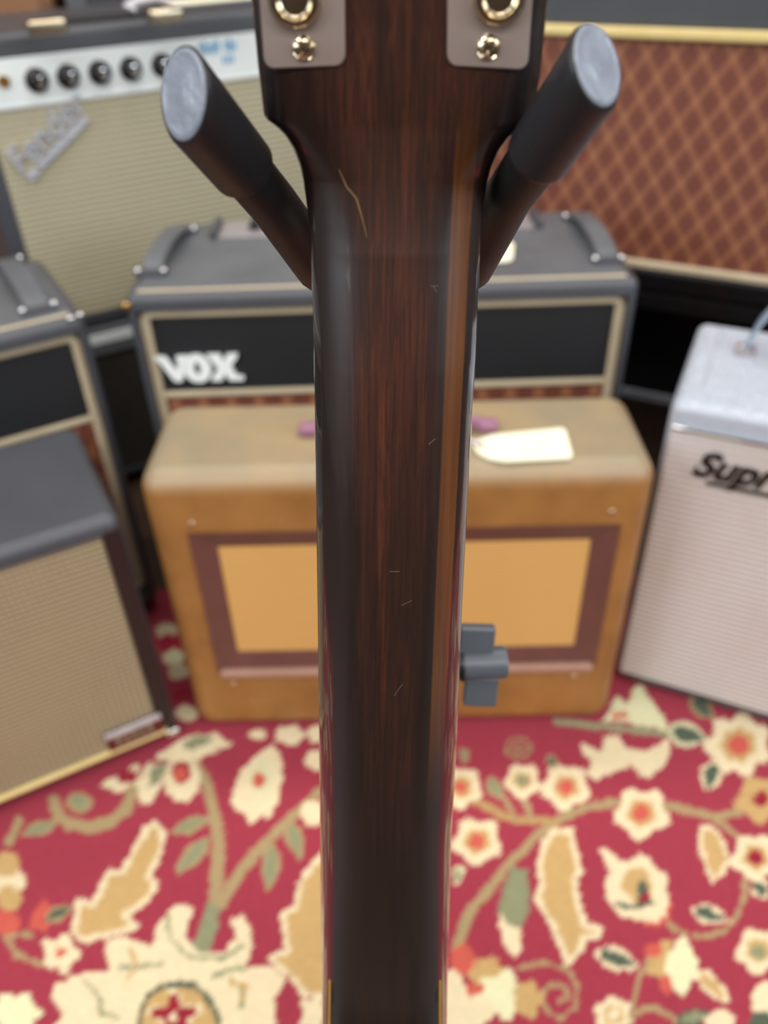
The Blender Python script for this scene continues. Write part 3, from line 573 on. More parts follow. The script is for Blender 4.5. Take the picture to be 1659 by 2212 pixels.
# black combo behind it ----------------------------------------------
def centre_combo():
    W, H, D = 0.703, 0.552, 0.30
    tmp = Vector((0.007, 1.072, 0))
    r, top = black_combo('black combo amplifier with white block letters standing behind the brown box', tmp, -0.2, W, H, D, (600, 846), z0=0.02)
    x, z = local_front(r, 343, 824, 0.014); x2, _ = local_front(r, 528, 820, 0.014); h = 0.040
    logo_letters(r, x, z, (x2 - x) / (0.92 * 3.34), 0.0168)
    for (f0, b0) in (((328, 583), (392, 497)), ((1312, 556), (1248, 468))):
        a = local_top(r, *f0, top + 0.006); b = local_top(r, *b0, top + 0.006); strap(r, a[0], a[1], b[0], b[1], top + 0.001, 0.030, M['tolex_worn'])
    xa, ya = local_top(r, 470, 517, top); xb, _ = local_top(r, 1160, 505, top)
    p = obj('control_panel', rbox(xa, xb, ya, D - 0.016, top + 0.0012, top + 0.0035, 0.001, 1), M['pink_metal'], r)
    obj('panel_rim', rbox(xa - 0.012, xa - 0.0005, ya - 0.004, D - 0.016, top + 0.0012, top + 0.012, 0.002, 2), M['tolex'], r); obj('panel_rim', rbox(xb + 0.0005, xb + 0.012, ya - 0.004, D - 0.016, top + 0.0012, top + 0.012, 0.002, 2), M['tolex'], r)
    for k in range(6): obj('knob', lathe([(0.011, 0), (0.011, 0.004), (0.007, 0.006), (0.006, 0.014), (0.004, 0.015)], 16, 'z', (xa + 0.055 + k * (xb - xa - 0.11) / 5, (ya + D - 0.016) / 2, top + 0.0034)), M['black'], p)
    x, z = local_front(r, 270, 662); obj('screw', dome(0.006, 0.003, (x + 0.002, 0.0, z), '-y'), M['brass'], r)
    # cream tag on its lid
    zt = top + 0.0035; m = Matrix.Translation(r.location) @ r.rotation_euler.to_matrix().to_4x4()
    pts = [local_top(r, *p, zt) for p in ((1000, 572), (1004, 533), (1104, 522), (1111, 530), (1108, 560), (1100, 566))]
    bm = bmesh.new(); f = bm.faces.new([bm.verts.new((x, y_, zt)) for x, y_ in pts]); ex = bmesh.ops.extrude_face_region(bm, geom=[f])
    bmesh.ops.translate(bm, vec=(0, 0, 0.0009), verts=[v for v in ex['geom'] if isinstance(v, bmesh.types.BMVert)]); bm.transform(m)
    tag(obj('paper_tag', bm, M['paper'], None, smooth=False), 'small cream tag on the black combo lid, half hidden by the guitar neck', 'tag')
centre_combo()

def left_combo():
    W, H, D = 0.705, 0.533, 0.262
    r, top = black_combo('black combo amplifier with cream edge at the left, behind the beige cloth cabinet', (-0.703, 0.889, 0), 29.5, W, H, D, (182, 909), z0=0.019)
    a = local_top(r, 82, 662, top + 0.006); b = local_top(r, 14, 566, top + 0.006); strap(r, a[0], a[1], b[0], b[1], top + 0.001, 0.034, M['tolex_worn'])
    strap(r, -a[0], a[1], -b[0], b[1], top + 0.001, 0.034, M['tolex_worn'])
    for px, py in ((172, 677), (152, 684)):
        x, y = local_top(r, px, py, top + 0.002); obj('screw', dome(0.0055, 0.003, (x, y, top + 0.001)), M['chrome'], r)
left_combo()

def beige_cab():
    W, H, D = 0.5, 0.408, 0.245
    r = root('guitar_amplifier', 'small black amplifier with beige woven front and dark red badge, front left', 'amplifier', (-0.536, 0.671, 0), 27.5)
    obj('cabinet', shell(W, D, 0.01, 0.01 + H, 0.016, 0, 0.012, 5, rims=(0.026, 0.026, 0.020, 0.024)), M['tolex'], r)
    obj('side_frame', rbox(W / 2 - 0.0255, W / 2 - 0.004, -0.0008, 0.004, 0.024, H - 0.008, 0.0005, 1), M['maroon_dark'], r); obj('side_frame', rbox(-W / 2 + 0.004, -W / 2 + 0.0255, -0.0008, 0.004, 0.024, H - 0.008, 0.0005, 1), M['maroon_dark'], r)
    obj('grille_cloth', rbox(-W / 2 + 0.0265, W / 2 - 0.0265, 0.002, 0.011, 0.0305, H - 0.0145), M['weave_cloth'], r)
    obj('gold_piping', tube([(-W / 2 + 0.02, -0.001, 0.0285), (W / 2 - 0.016, -0.001, 0.0285)], 0.004, 8), M['gold_trim'], r)
    feet(r, W, D, 0.01)
    p = [local_front(r, *q, -0.002) for q in ((226, 1592), (345, 1540), (352, 1600), (240, 1650))]; x0, x1 = p[0][0], p[1][0]; zt = (p[0][1] + p[1][1]) / 2; zb = zt - 0.040
    b = obj('badge', ring_frame(x0, x1, zb, zt, 0.003, 0.006, -0.003, 0.0018, 0.001), M['badge_red'], r)
    obj('badge_plate', rbox(x0 + 0.0062, x1 - 0.0062, -0.001, 0.0018, zb + 0.0062, zt - 0.0062), M['badge_red'], b)
    obj('badge_strip', rbox(x0, x1, -0.0065, -0.0031, zt - 0.006, zt + 0.004, 0.001, 2), M['silver_badge'], b)
    n = 5
    for k in range(n):
        w = (x1 - x0 - 0.03) / n; xa = x0 + 0.012 + k * (w + 0.0015); obj('badge_letter', rbox(xa, xa + w * 0.72, -0.0022, -0.0011, zb + 0.010, zt - 0.012 - 0.004 * (k % 2)), M['badge_tan'], b)
    obj('corner', rbox(W / 2 - 0.020, W / 2 + 0.001, -0.002, 0.02, 0.0095, 0.021, 0.004, 3), M['chrome'], r)
    obj('corner', rbox(-W / 2 - 0.001, -W / 2 + 0.020, -0.002, 0.02, 0.0095, 0.021, 0.004, 3), M['chrome'], r)
beige_cab()

def silver_cab():
    W, H, D = 0.5, 0.488, 0.249
    r = root('guitar_amplifier', 'blue-grey amplifier with sparkling silver ribbed front at the right edge', 'amplifier', (0.578, 0.762, 0), -25.5)
    z0 = 0.01; top = z0 + H
    obj('cabinet', shell(W, D, z0, top, 0.013, 0, 0.012, 5, rims=(0.014, 0.014, 0.014, 0.032)), M['grey_tolex'], r)
    obj('grille_cloth', rbox(-W / 2 + 0.006, W / 2 - 0.006, -0.004, 0.011, z0 + 0.0145, top - 0.0325, 0.003, 2), M['silver_cloth'], r)
    obj('piping', tube([(-W / 2 + 0.008, -0.004, top - 0.032), (W / 2 - 0.008, -0.004, top - 0.032)], 0.0025, 8), M['chrome'], r)
    obj('base_edge', rbox(-W / 2 + 0.018, W / 2 - 0.018, -0.002, 0.006, z0 + 0.002, z0 + 0.014, 0.002, 2), M['tolex'], r)
    obj('lid_panel', rbox(-W / 2 + 0.03, W / 2 - 0.03, 0.045, D - 0.02, top - 0.003, top + 0.002, 0.002, 2), M['grey_tolex'], r)
    feet(r, W, D, z0)
    x, z = local_front(r, 1492, 1022, -0.0045); mt = Matrix.Translation((x, -0.0046, z)) @ Matrix.Rotation(math.pi / 2, 4, 'X')
    text_mesh('script_lettering', 'Supro', 0.050, M['black_gloss'], r, mt, 0.002, 0.35, 0.0016)
    obj('lettering_underline', rbox(x + 0.02, x + 0.14, -0.0065, -0.0044, z - 0.012, z - 0.006, 0.001, 1), M['black_gloss'], r)
    a = local_top(r, 1612, 758, top + 0.004); L = 0.19; bm = bmesh.new(); rings = []
    prof = [(0, 0), (0.004, 0.02), (0.010, 0.042), (0.020, 0.062), (0.034, 0.076), (0.055, 0.083), (0.095, 0.085)]; prof = prof + [(L - u, v) for u, v in prof[-2::-1]]
    for i_, (u, v) in enumerate(prof):
        p_, n_ = prof[max(0, i_ - 1)], prof[min(len(prof) - 1, i_ + 1)]; d_ = Vector((n_[0] - p_[0], 0, n_[1] - p_[1])).normalized(); nn = Vector((-d_.z, 0, d_.x)) * 0.004; c_ = Vector((a[0] + u, a[1], top + 0.004 + v))
        rings.append([bm.verts.new(c_ + Vector((0, dy, 0)) + nn * k_) for dy, k_ in ((-.013, 0), (.013, 0), (.011, 1), (-.011, 1))])
    for p, q in zip(rings, rings[1:]):
        for k in range(4): bm.faces.new((p[k], p[(k + 1) % 4], q[(k + 1) % 4], q[k]))
    bm.faces.new(rings[0][::-1]); bm.faces.new(rings[-1]); h = obj('handle', bm, M['blue_handle'], r)
    for e in (a[0] + 0.002, a[0] + L - 0.002):
        obj('end_cap', rbox(e - 0.016, e + 0.010, a[1] - 0.016, a[1] + 0.016, top + 0.0015, top + 0.009, 0.003, 2), M['pink_metal'], h); obj('screw', dome(0.004, 0.003, (e - 0.009, a[1], top + 0.0088)), M['chrome'], h)
silver_cab()

def silver_panel_amp():
    W, H, D = 0.67, 0.487, 0.27; z00 = 0.353
    u = root('guitar_amplifier', 'dark olive-fronted amplifier under the silver-panel amplifier, glimpsed between two black combos', 'amplifier', (-0.335, 1.579, 0), 29.5)
    obj('cabinet', shell(W, D, 0.012, z00 - 0.002, 0.010, 0, 0.012, 4, rims=(0.02, 0.02, 0.02, 0.052)), M['tolex'], u)
    obj('grille_cloth', rbox(-W / 2 + 0.0205, W / 2 - 0.0205, 0.003, 0.011, 0.0325, z00 - 0.0545), M['olive_cloth'], u)
    obj('metal_strip', rbox(-W / 2 + 0.05, W / 2 - 0.05, -0.004, 0.0005, z00 - 0.036, z00 - 0.016, 0.002, 2), M['silver'], u)
    for k in range(3): obj('ridge', rbox(-W / 2 + 0.03, W / 2 - 0.03, -0.003, 0.0, z00 - 0.044 - k * 0.006, z00 - 0.041 - k * 0.006, 0.0005, 1), M['tolex_worn'], u)
    feet(u, W, D, 0.012)
    r = root('guitar_amplifier', 'black amplifier with silver control panel and pale ribbed cloth, top left', 'amplifier', (-0.335, 1.579, z00), 29.5)
    pz0, pz1 = 0.389, 0.452
    obj('cabinet', shell(W, D, 0, H, 0.013, 0, 0.012, 5, rims=(0.026, 0.026, 0.024, H - pz1 - 0.0005)), M['tolex'], r)
    obj('grille_cloth', rbox(-W / 2 + 0.0265, W / 2 - 0.0265, 0.001, 0.011, 0.0245, pz0 - 0.0075, 0.001, 1), M['fender_cloth'], r)
    pn = obj('control_panel', rbox(-W / 2 + 0.0265, W / 2 - 0.0265, -0.001, 0.011, pz0, pz1, 0.001, 1), M['silver'], r)
    obj('panel_edge', rbox(-W / 2 + 0.0265, W / 2 - 0.0265, -0.003, 0.011, pz0 - 0.007, pz0 - 0.0002, 0.002, 2), M['silver'], r)
    for px, py in ((80, 165), (148, 155), (217, 146), (284, 137), (352, 128)):
        x, z = local_front(r, px, py, -0.012); z = (pz0 + pz1) / 2 - 0.002
        k = obj('knob', lathe([(0.0185, 0), (0.0185, 0.003), (0.0135, 0.006), (0.0125, 0.017), (0.011, 0.0185)], 22, '-y', (x, -0.001, z)), M['black_gloss'], pn)
        obj('knob_cap', lathe([(0.0082, 0), (0.008, 0.001), (0.004, 0.0016)], 16, '-y', (x, -0.0194, z)), M['chrome'], k)
    x, z = local_front(r, 8, 176, -0.001); obj('jack', lathe([(0.009, 0), (0.009, 0.004), (0.005, 0.004), (0.0045, 0.001)], 16, '-y', (x, -0.001, z)), M['brass'], pn)
    # pale blue printed marks on the panel
    xa, za = local_front(r, 430, 108, -0.0015); xb, _ = local_front(r, 512, 98, -0.0015); n = 9; w = (xb - xa) / n
    for k in range(n):
        if k != 5: obj('blue_print', rbox(xa + k * w, xa + k * w + w * 0.72, -0.0014, -0.0009, za - 0.006 - 0.003 * (k % 2), za + 0.006 + 0.003 * ((k + 1) % 3)), M['blue_ink'], pn)
    for k in range(3): obj('blue_print', rbox(xa + (5.2 + k) * w, xa + (5.2 + k) * w + w * 0.6, -0.0014, -0.0009, za - 0.026, za - 0.013), M['blue_ink'], pn)
    # slanted script badge with its tail
    p0 = local_front(r, 66, 392, -0.001); p1 = local_front(r, 192, 262, -0.001); dx, dz = p1[0] - p0[0], p1[1] - p0[1]; L = math.hypot(dx, dz); a = math.atan2(dz, dx)
    B_ = Matrix.Translation((p0[0], -0.001, p0[1])) @ Matrix.Rotation(-a, 4, 'Y')
    bm = rbox(0.026, L, -0.005, 0.001, 0.0, 0.012, 0.002, 2); bm2 = bm; bm2.transform(B_); bd = obj('badge_tail', bm2, M['silver_badge'], r)
    bm = rbox(0, 0.022, -0.005, 0.001, -0.002, 0.012, 0.002, 2); bm.transform(B_); obj('badge_tail', bm, M['silver_badge'], r)
    text_mesh('script_lettering', 'Fender', L * 0.40, M['silver_badge'], r, B_ @ Matrix.Translation((-0.004, -0.002, 0.017)) @ Matrix.Rotation(math.pi / 2, 4, 'X'), 0.0025, 0.15, 0.0007)
    # lid handle and tag
    y = 0.12; xa = local_top(r, 100, 60, H + 0.008)[0]; xb = local_top(r, 350, 34, H + 0.008)[0]; y = local_top(r, 100, 60, H + 0.008)[1]
    h = obj('handle', rbox(xa, xb, y - 0.013, y + 0.013, H + 0.010, H + 0.017, 0.003, 2), M['black'], r)
    for e, sg in ((xa, -1), (xb, 1)): obj('end_cap', rbox(e - 0.028, e + 0.028, y - 0.017, y + 0.017, H - 0.0005, H + 0.020, 0.005, 3), M['nickel'], h)
    m = Matrix.Translation(r.location) @ r.rotation_euler.to_matrix().to_4x4(); zt = H + 0.022; xt = xb + 0.01
    tg = root('paper_tag', 'cream tag with white string on the lid of the silver-panel amplifier', 'tag', m @ Vector((xt, y, zt)))
    bm = rbox(0.0, 0.135, -0.028, 0.028, 0, 0.004, 0.0018, 2); bm.transform(Matrix.Translation((0, 0, 0)) @ Matrix.Rotation(math.radians(29.5 - 26), 4, 'Z')); o = obj('card', bm, M['paper'], tg)
    pts = [(0.01, 0, 0.004), (-0.02, -0.006, 0.012), (-0.05, -0.012, 0.010), (-0.07, -0.016, 0.005), (-0.058, -0.028, 0.001)]
    obj('string', tube(pts, [0.003, 0.005, 0.006, 0.004, 0.004], 8), M['string'], tg)
    tg.rotation_euler = (0, 0, math.radians(26))
silver_panel_amp()

def right_combo():
    W, D, zb = 0.72, 0.27, 0.424; H = 0.575
    r = root('guitar_amplifier', 'large amplifier with brown diamond cloth and cream piping, top right', 'amplifier', (0.42, 1.409, zb), -27.4)
    obj('cabinet', shell(W, D, 0, H, 0.012, 0, 0.022, 4, rims=(0.016, 0.016, 0.037, 0.03)), M['tolex'], r)
    xi0, xi1 = -W / 2 + 0.0165, W / 2 - 0.0165
    obj('bottom_piping', rbox(xi0, xi1, -0.003, 0.020, 0.0375, 0.051, 0.004, 3), M['cream_trim'], r)
    obj('grille_cloth', rbox(xi0, xi1, 0.006, 0.021, 0.0512, 0.384), M['diamond'], r)
    obj('middle_piping', rbox(xi0, xi1, -0.006, 0.020, 0.3845, 0.400, 0.004, 3), M['gold_trim'], r)
    obj('upper_panel', rbox(xi0, xi1, 0.004, 0.021, 0.4005, H - 0.0305, 0.002, 2), simple('dark_grey_vinyl', (72, 74, 78), (62, 64, 68), 0.5, ns=10, bs=600, bstr=0.3), r)
    obj('lower_lip', rbox(-W / 2 + 0.01, W / 2 - 0.01, -0.006, 0.0, 0.004, 0.034, 0.003, 2), M['black_gloss'], r)
    s = root('amplifier_bench', 'low dark open bench carrying the brown diamond amplifier', 'bench', (0.42, 1.409, ZF), -27.4); hb = zb - ZF - 0.0006
    obj('bench_top', rbox(-0.46, 0.46, -0.012, 0.34, hb - 0.028, hb, 0.003, 2), M['black_gloss'], s)
    for x in (-0.46, 0.432): obj('shade_side_panel', rbox(x, x + 0.028, 0, 0.34, 0, hb - 0.0285), M['black'], s)  # black sides and back added to keep the space under the amplifier dark
    obj('shade_back_panel', rbox(-0.4315, 0.4315, 0.32, 0.339, 0, hb - 0.0285), M['black'], s)
    obj('lower_shelf', rbox(-0.4315, 0.4315, 0.012, 0.3195, 0.05, 0.07), M['red_lip'], s)
    x, z = local_front(r, 1385, 855, 0.0); print('rail z', z + zb)
    obj('rail', rbox(-0.4315, 0.4315, 0.0, 0.0115, z + hb - 0.008, z + hb + 0.008, 0.002, 2), M['tolex_worn'], s)
right_combo()

def background():
    r = root('speaker_cabinet', 'tall tan-brown cabinet against the back wall, top left corner', 'cabinet', (-1.12, 2.30, ZF), 6)
    obj('cabinet', shell(0.74, 0.34, 0.0, 1.05, 0.012, 0, 0.02, 3, rims=(0.03,) * 4), M['wall_wood'], r); obj('front_panel', rbox(-0.3395, 0.3395, 0.008, 0.019, 0.0305, 1.0195), simple('tan_brown_board', (164, 122, 84), (130, 88, 58), 0.6, ns=5), r)
    r = root('speaker_cabinet', 'dark grey upright cabinet beside the tan-brown one at the back', 'cabinet', (-0.42, 2.34, ZF), 4)
    obj('cabinet', shell(0.6, 0.34, 0.0, 1.1, 0.012, 0, 0.02, 3, rims=(0.05,) * 4), M['tolex_worn'], r); obj('grille_cloth', rbox(-0.2495, 0.2495, 0.006, 0.019, 0.0505, 1.0495), M['tolex'], r)
background()

# ------------------------------------------------------------------ the guitar, seen from behind
BETA = math.radians(13.5)
def guitar():
    P0 = (0.003, -0.0687, 0.2097); P1 = (0.0001, 0.217, 0.3511)
    a0, a1 = cam2w(*P0), cam2w(*P1); ey = (a0 - a1).normalized(); ex = CR.copy(); ex = (ex - ey * ex.dot(ey)).normalized(); ez = ex.cross(ey)
    G = Matrix(((ex.x, ey.x, ez.x, a0.x), (ex.y, ey.y, ez.y, a0.y), (ex.z, ey.z, ez.z, a0.z), (0, 0, 0, 1))); Gi = G.inverted()
    r = root('electric_guitar', 'dark brown lacquered guitar hanging on the stand with its back to the viewer', 'guitar'); r.matrix_world = G
    def spine(s):
        """front plane centre and back direction at s metres below the nut"""
        if s >= 0.006: return Vector((0, -s, 0)), Vector((0, 0, 1))
        k = min(1.0, (0.006 - s) / 0.03); be = BETA * k; n = Vector((0, -math.sin(be), math.cos(be)))
        # integrate the bend
        N = 24; p = Vector((0, -0.006, 0)); st = (s - 0.006) / N
        for i in range(N):
            si = 0.006 + st * (i + 0.5); bi = BETA * min(1.0, (0.006 - si) / 0.03); p = p + Vector((0, -st * math.cos(bi), -st * math.sin(bi)))
        return p, n
    def lerp(x, tab): return float(np.interp(x, [t[0] for t in tab], [t[1] for t in tab]))
    T = [(-0.19, .0145), (-0.05, .0145), (-0.03, .0150), (0.0, .0185), (0.03, .0195), (0.2, .0205), (0.28, .022), (0.34, .032), (0.40, .045)]
    NX = [(-0.19, 9), (-0.055, 9), (-0.038, 5), (-0.018, 2.6), (0.0, 2.25), (0.22, 2.2), (0.30, 3.0), (0.36, 6.0)]
    ss = np.linspace(-0.19, 0.42, 800); rows = []
    for s in ss:
        p, n = spine(s); w = G @ p; d = w - CAM; z = d.dot(CF); rows.append((CY - FPX * d.dot(CU) / z, z, CX + FPX * d.dot(CR) / z))
    rows = np.array(rows); order = np.argsort(rows[:, 0])
    sil = [(0, 537, 1187), (140, 553, 1172), (230, 566, 1154), (238, 570, 1149), (252, 590, 1126), (272, 611, 1102), (300, 629, 1081), (340, 644, 1064), (380, 653, 1053), (430, 661, 1046), (485, 667, 1041), (540, 670, 1038), (593, 672, 1035), (760, 677, 1029), (872, 678.5, 1021), (1300, 685, 999), (1547, 688, 989.5), (1795, 690.7, 976), (2212, 697, 963)]
    tab = []
    for y, xl, xr in sil:
        s = float(np.interp(y, rows[order, 0], ss[order])); z = float(np.interp(y, rows[order, 0], rows[order, 1])); xc = float(np.interp(y, rows[order, 0], rows[order, 2]))
        t = lerp(s, T); ze = z - t * 0.78 * 0.8 * max(0.0, min(1.0, (-0.02 - s) / 0.03)) - t * 0.1
        tab.append((s, (xr - xl) / 2 * ze / FPX, ((xl + xr) / 2 - xc) * ze / FPX))
    tab.sort(); tab = [(-0.19, tab[0][1] + 0.004, tab[0][2])] + tab + [(0.42, tab[-1][1] + 0.0035, tab[-1][2])]
    WT = [(t[0], t[1]) for t in tab]; OT = [(t[0], t[2]) for t in tab]
    print('guitar widths', [(round(a, 3), round(b * 2000, 1), round(c * 1000, 1)) for a, b, c in tab])
    # lofted neck and headstock
    S = sorted(set(list(np.linspace(-0.19, -0.075, 12)) + list(np.linspace(-0.075, 0.03, 130)) + list(np.linspace(0.03, 0.42, 60)))); M_ = 40; bm = bmesh.new(); rings = []
    def section(s, ph):
        p, n = spine(s); w, o, t, e = lerp(s, WT), lerp(s, OT), lerp(s, T), lerp(s, NX); c, sn = math.cos(ph), math.sin(ph)
        return p + Vector((o + w * math.copysign(abs(c) ** (2 / e), c), 0, 0)) + n * (t * abs(sn) ** (2 / e))
    for s in S: rings.append([bm.verts.new(section(s, math.pi * k / M_)) for k in range(M_ + 1)])
    for a, b in zip(rings, rings[1:]):
        for k in range(M_): bm.faces.new((a[k], a[k + 1], b[k + 1], b[k]))
        bm.faces.new((a[M_], a[0], b[0], b[M_]))
    bm.faces.new(rings[0][::-1]); bm.faces.new(rings[-1])
    obj('neck', bm, M['neck'], r, sharp=60)
    bm = bmesh.new(); rings = []
    for s in np.linspace(0.004, 0.47, 30):
        w, o = lerp(min(s, 0.42), WT) - 0.0002, lerp(min(s, 0.42), OT); rings.append([bm.verts.new(c) for c in ((o - w, -s, -0.0002), (o + w, -s, -0.0002), (o + w * 0.97, -s, -0.0055), (o - w * 0.97, -s, -0.0055))])
    for a, b in zip(rings, rings[1:]):
        for k in range(4): bm.faces.new((a[k], a[(k + 1) % 4], b[(k + 1) % 4], b[k]))
    bm.faces.new(rings[0]); bm.faces.new(rings[-1][::-1]); obj('fingerboard', bm, M['fretboard'], r)
    obj('nut', rbox(-0.0200, 0.0200, -0.0038, 0.001, -0.0062, -0.0002, 0.0008, 2), M['bone'], r)
    for sg in (1, -1):                                              # pale edge line where the heel begins
        pts = [section(s, math.radians(90 - sg * 52)) for s in np.linspace(0.268, 0.42, 14)]
        obj('edge_line', tube(pts, 0.00055, 6), M['binding'], r)
    table = [section(s, ph) for s in np.linspace(-0.06, 0.16, 160) for ph in np.linspace(0.2, math.pi - 0.2, 90)]; proj_ = []
    for q in table:
        d = (G @ q) - CAM; z = d.dot(CF); proj_.append((CX + FPX * d.dot(CR) / z, CY - FPX * d.dot(CU) / z))
    proj_ = np.array(proj_)
    def on_surface(px, py): return table[int(((proj_ - (px, py)) ** 2).sum(1).argmin())]
    obj('worn_edge', tube([on_surface(*p) for p in ((732, 362), (750, 398), (768, 432), (782, 470), (793, 512))], [0.0001, 0.00025, 0.0003, 0.00025, 0.0001], 6), M['worn'], r)
    for pa, pb in (((927, 962), (944, 950)), ((841, 1236), (863, 1233)), ((868, 1312), (888, 1300)), ((934, 616), (942, 632)), ((946, 614), (931, 624)), ((850, 1502), (868, 1480))):
        obj('scratch', tube([on_surface(*pa), on_surface(*pb)], 0.00007, 5), M['scratch'], r)
    # tuner plates on the back of the headstock
    p0, n0 = spine(-0.06); U = Vector((0, n0.z, -n0.y)); O = p0 + n0 * (0.0145 + 0.0001)
    H = Matrix(((1, U.x, n0.x, O.x), (0, U.y, n0.y, O.y), (0, U.z, n0.z, O.z), (0, 0, 0, 1))); Hi = (G @ H).inverted()
    def hp(px, py):
        o = Hi @ CAM; d = Hi.to_3x3() @ ray(px, py); t = -o.z / d.z; q = o + d * t; return q.x, q.y
    for quad, scr, gear in ((((572, 148), (746, 141), (745, 10), (562, 12)), (657, 101), (638, -6)), (((967, 141), (1143, 150), (1150, 20), (970, 14)), (1054, 99), (1077, -12))):
        q = [hp(*p) for p in quad]; x0, x1 = (q[0][0] + q[3][0]) / 2, (q[1][0] + q[2][0]) / 2; yb = (q[0][1] + q[1][1]) / 2; r_ = 0.0022; top = yb + 0.112
        pts = []
        for cx, cy, a in ((x1 - r_, top - r_, 0), (x0 + r_, top - r_, 90), (x0 + r_, yb + r_, 180), (x1 - r_, yb + r_, 270)):
            for i in range(6): an = math.radians(a + 18 * i); pts.append((cx + r_ * math.cos(an), cy + r_ * math.sin(an)))
        sk = ((q[3][0] + q[2][0]) - (q[0][0] + q[1][0])) / 2 / max(1e-6, (q[3][1] - q[0][1])); rot = math.atan2(q[1][1] - q[0][1], q[1][0] - q[0][0])
        pts = [(x + (y - yb) * sk, y + (x - (x0 + x1) / 2) * math.tan(rot)) for x, y in pts]
        bm = bmesh.new(); f = bm.faces.new([bm.verts.new((x, y, 0)) for x, y in pts]); e = bmesh.ops.extrude_face_region(bm, geom=[f]); nv = [v for v in e['geom'] if isinstance(v, bmesh.types.BMVert)]; nf = [v for v in e['geom'] if isinstance(v, bmesh.types.BMFace)]
        bmesh.ops.translate(bm, vec=(0, 0, 0.0009), verts=nv); bmesh.ops.bevel(bm, geom=[ed for ed in nf[0].edges], offset=0.0003, segments=2, affect='EDGES'); bm.transform(H)
        plate = obj('tuner_plate', bm, M['plate'], r, sharp=50)
        sx, sy = hp(*scr); gx, gy = hp(*gear)
        def screw(x, y, ang):
            b = lathe([(0.0024, 0), (0.0024, .0004), (0.0021, .0009), (0.0015, .0013), (0.0010, .00142), (0.0005, .0015), (0.0001, .0015)], 32)
            for v in b.verts:
                if (abs(v.co.x) < 0.00042 or abs(v.co.y) < 0.00042) and v.co.z > 0.0006 and v.co.xy.length < 0.0021: v.co.z -= 0.0007
            b.transform(H @ Matrix.Translation((x, y, 0.0009)) @ Matrix.Rotation(ang, 4, 'Z')); obj('screw', b, M['nickel'], plate)
        screw(sx, sy, 0.6); screw(sx, sy + 0.098, 0.2)
        for k in range(3):
            c = (gx, gy + 0.036 * k, 0.0009); out = 1 if gx > 0 else -1
            b = lathe([(0.0054, 0), (0.0054, .0012), (0.0047, .0022), (0.0037, .0024), (0.0033, .0016), (0.0028, .0012), (0.0010, .0014)], 28, 'z', c); b.transform(H); obj('gear', b, M['nickel'], plate)
            b = tube([(c[0] - out * 0.004, c[1] + 0.018, 0.004), (c[0] + out * 0.026, c[1] + 0.018, 0.004)], 0.0017, 10); b.transform(H); obj('worm_shaft', b, M['nickel'], plate)
            b = rbox(-0.006, 0.006, -0.0085, 0.0085, -0.0035, 0.0035, 0.003, 3); b.transform(H @ Matrix.Translation((c[0] + out * 0.031, c[1] + 0.018, 0.004))); obj('tuner_button', b, M['bone'], plate)
    # body, below the frame of the photograph
    half = [(0.028, 0.0), (0.065, -0.018), (0.112, 0.004), (0.140, 0.055), (0.132, 0.12), (0.118, 0.17), (0.128, 0.22), (0.152, 0.28), (0.164, 0.335), (0.150, 0.39), (0.10, 0.425), (0.04, 0.436)]
    out = half + [(-x, y) for x, y in half[::-1]]
    bm = bmesh.new(); f = bm.faces.new([bm.verts.new((x, -0.385 - y, -0.004)) for x, y in out]); e = bmesh.ops.extrude_face_region(bm, geom=[f]); bmesh.ops.translate(bm, vec=(0, 0, 0.040), verts=[v for v in e['geom'] if isinstance(v, bmesh.types.BMVert)])
    bmesh.ops.bevel(bm, geom=bm.edges[:], offset=0.006, segments=3, affect='EDGES'); obj('body', bm, M['neck'], r)
    print('guitar body lowest z', (G @ Vector((0, -0.385 - 0.436, 0))).z, 'nut', a0)
guitar()

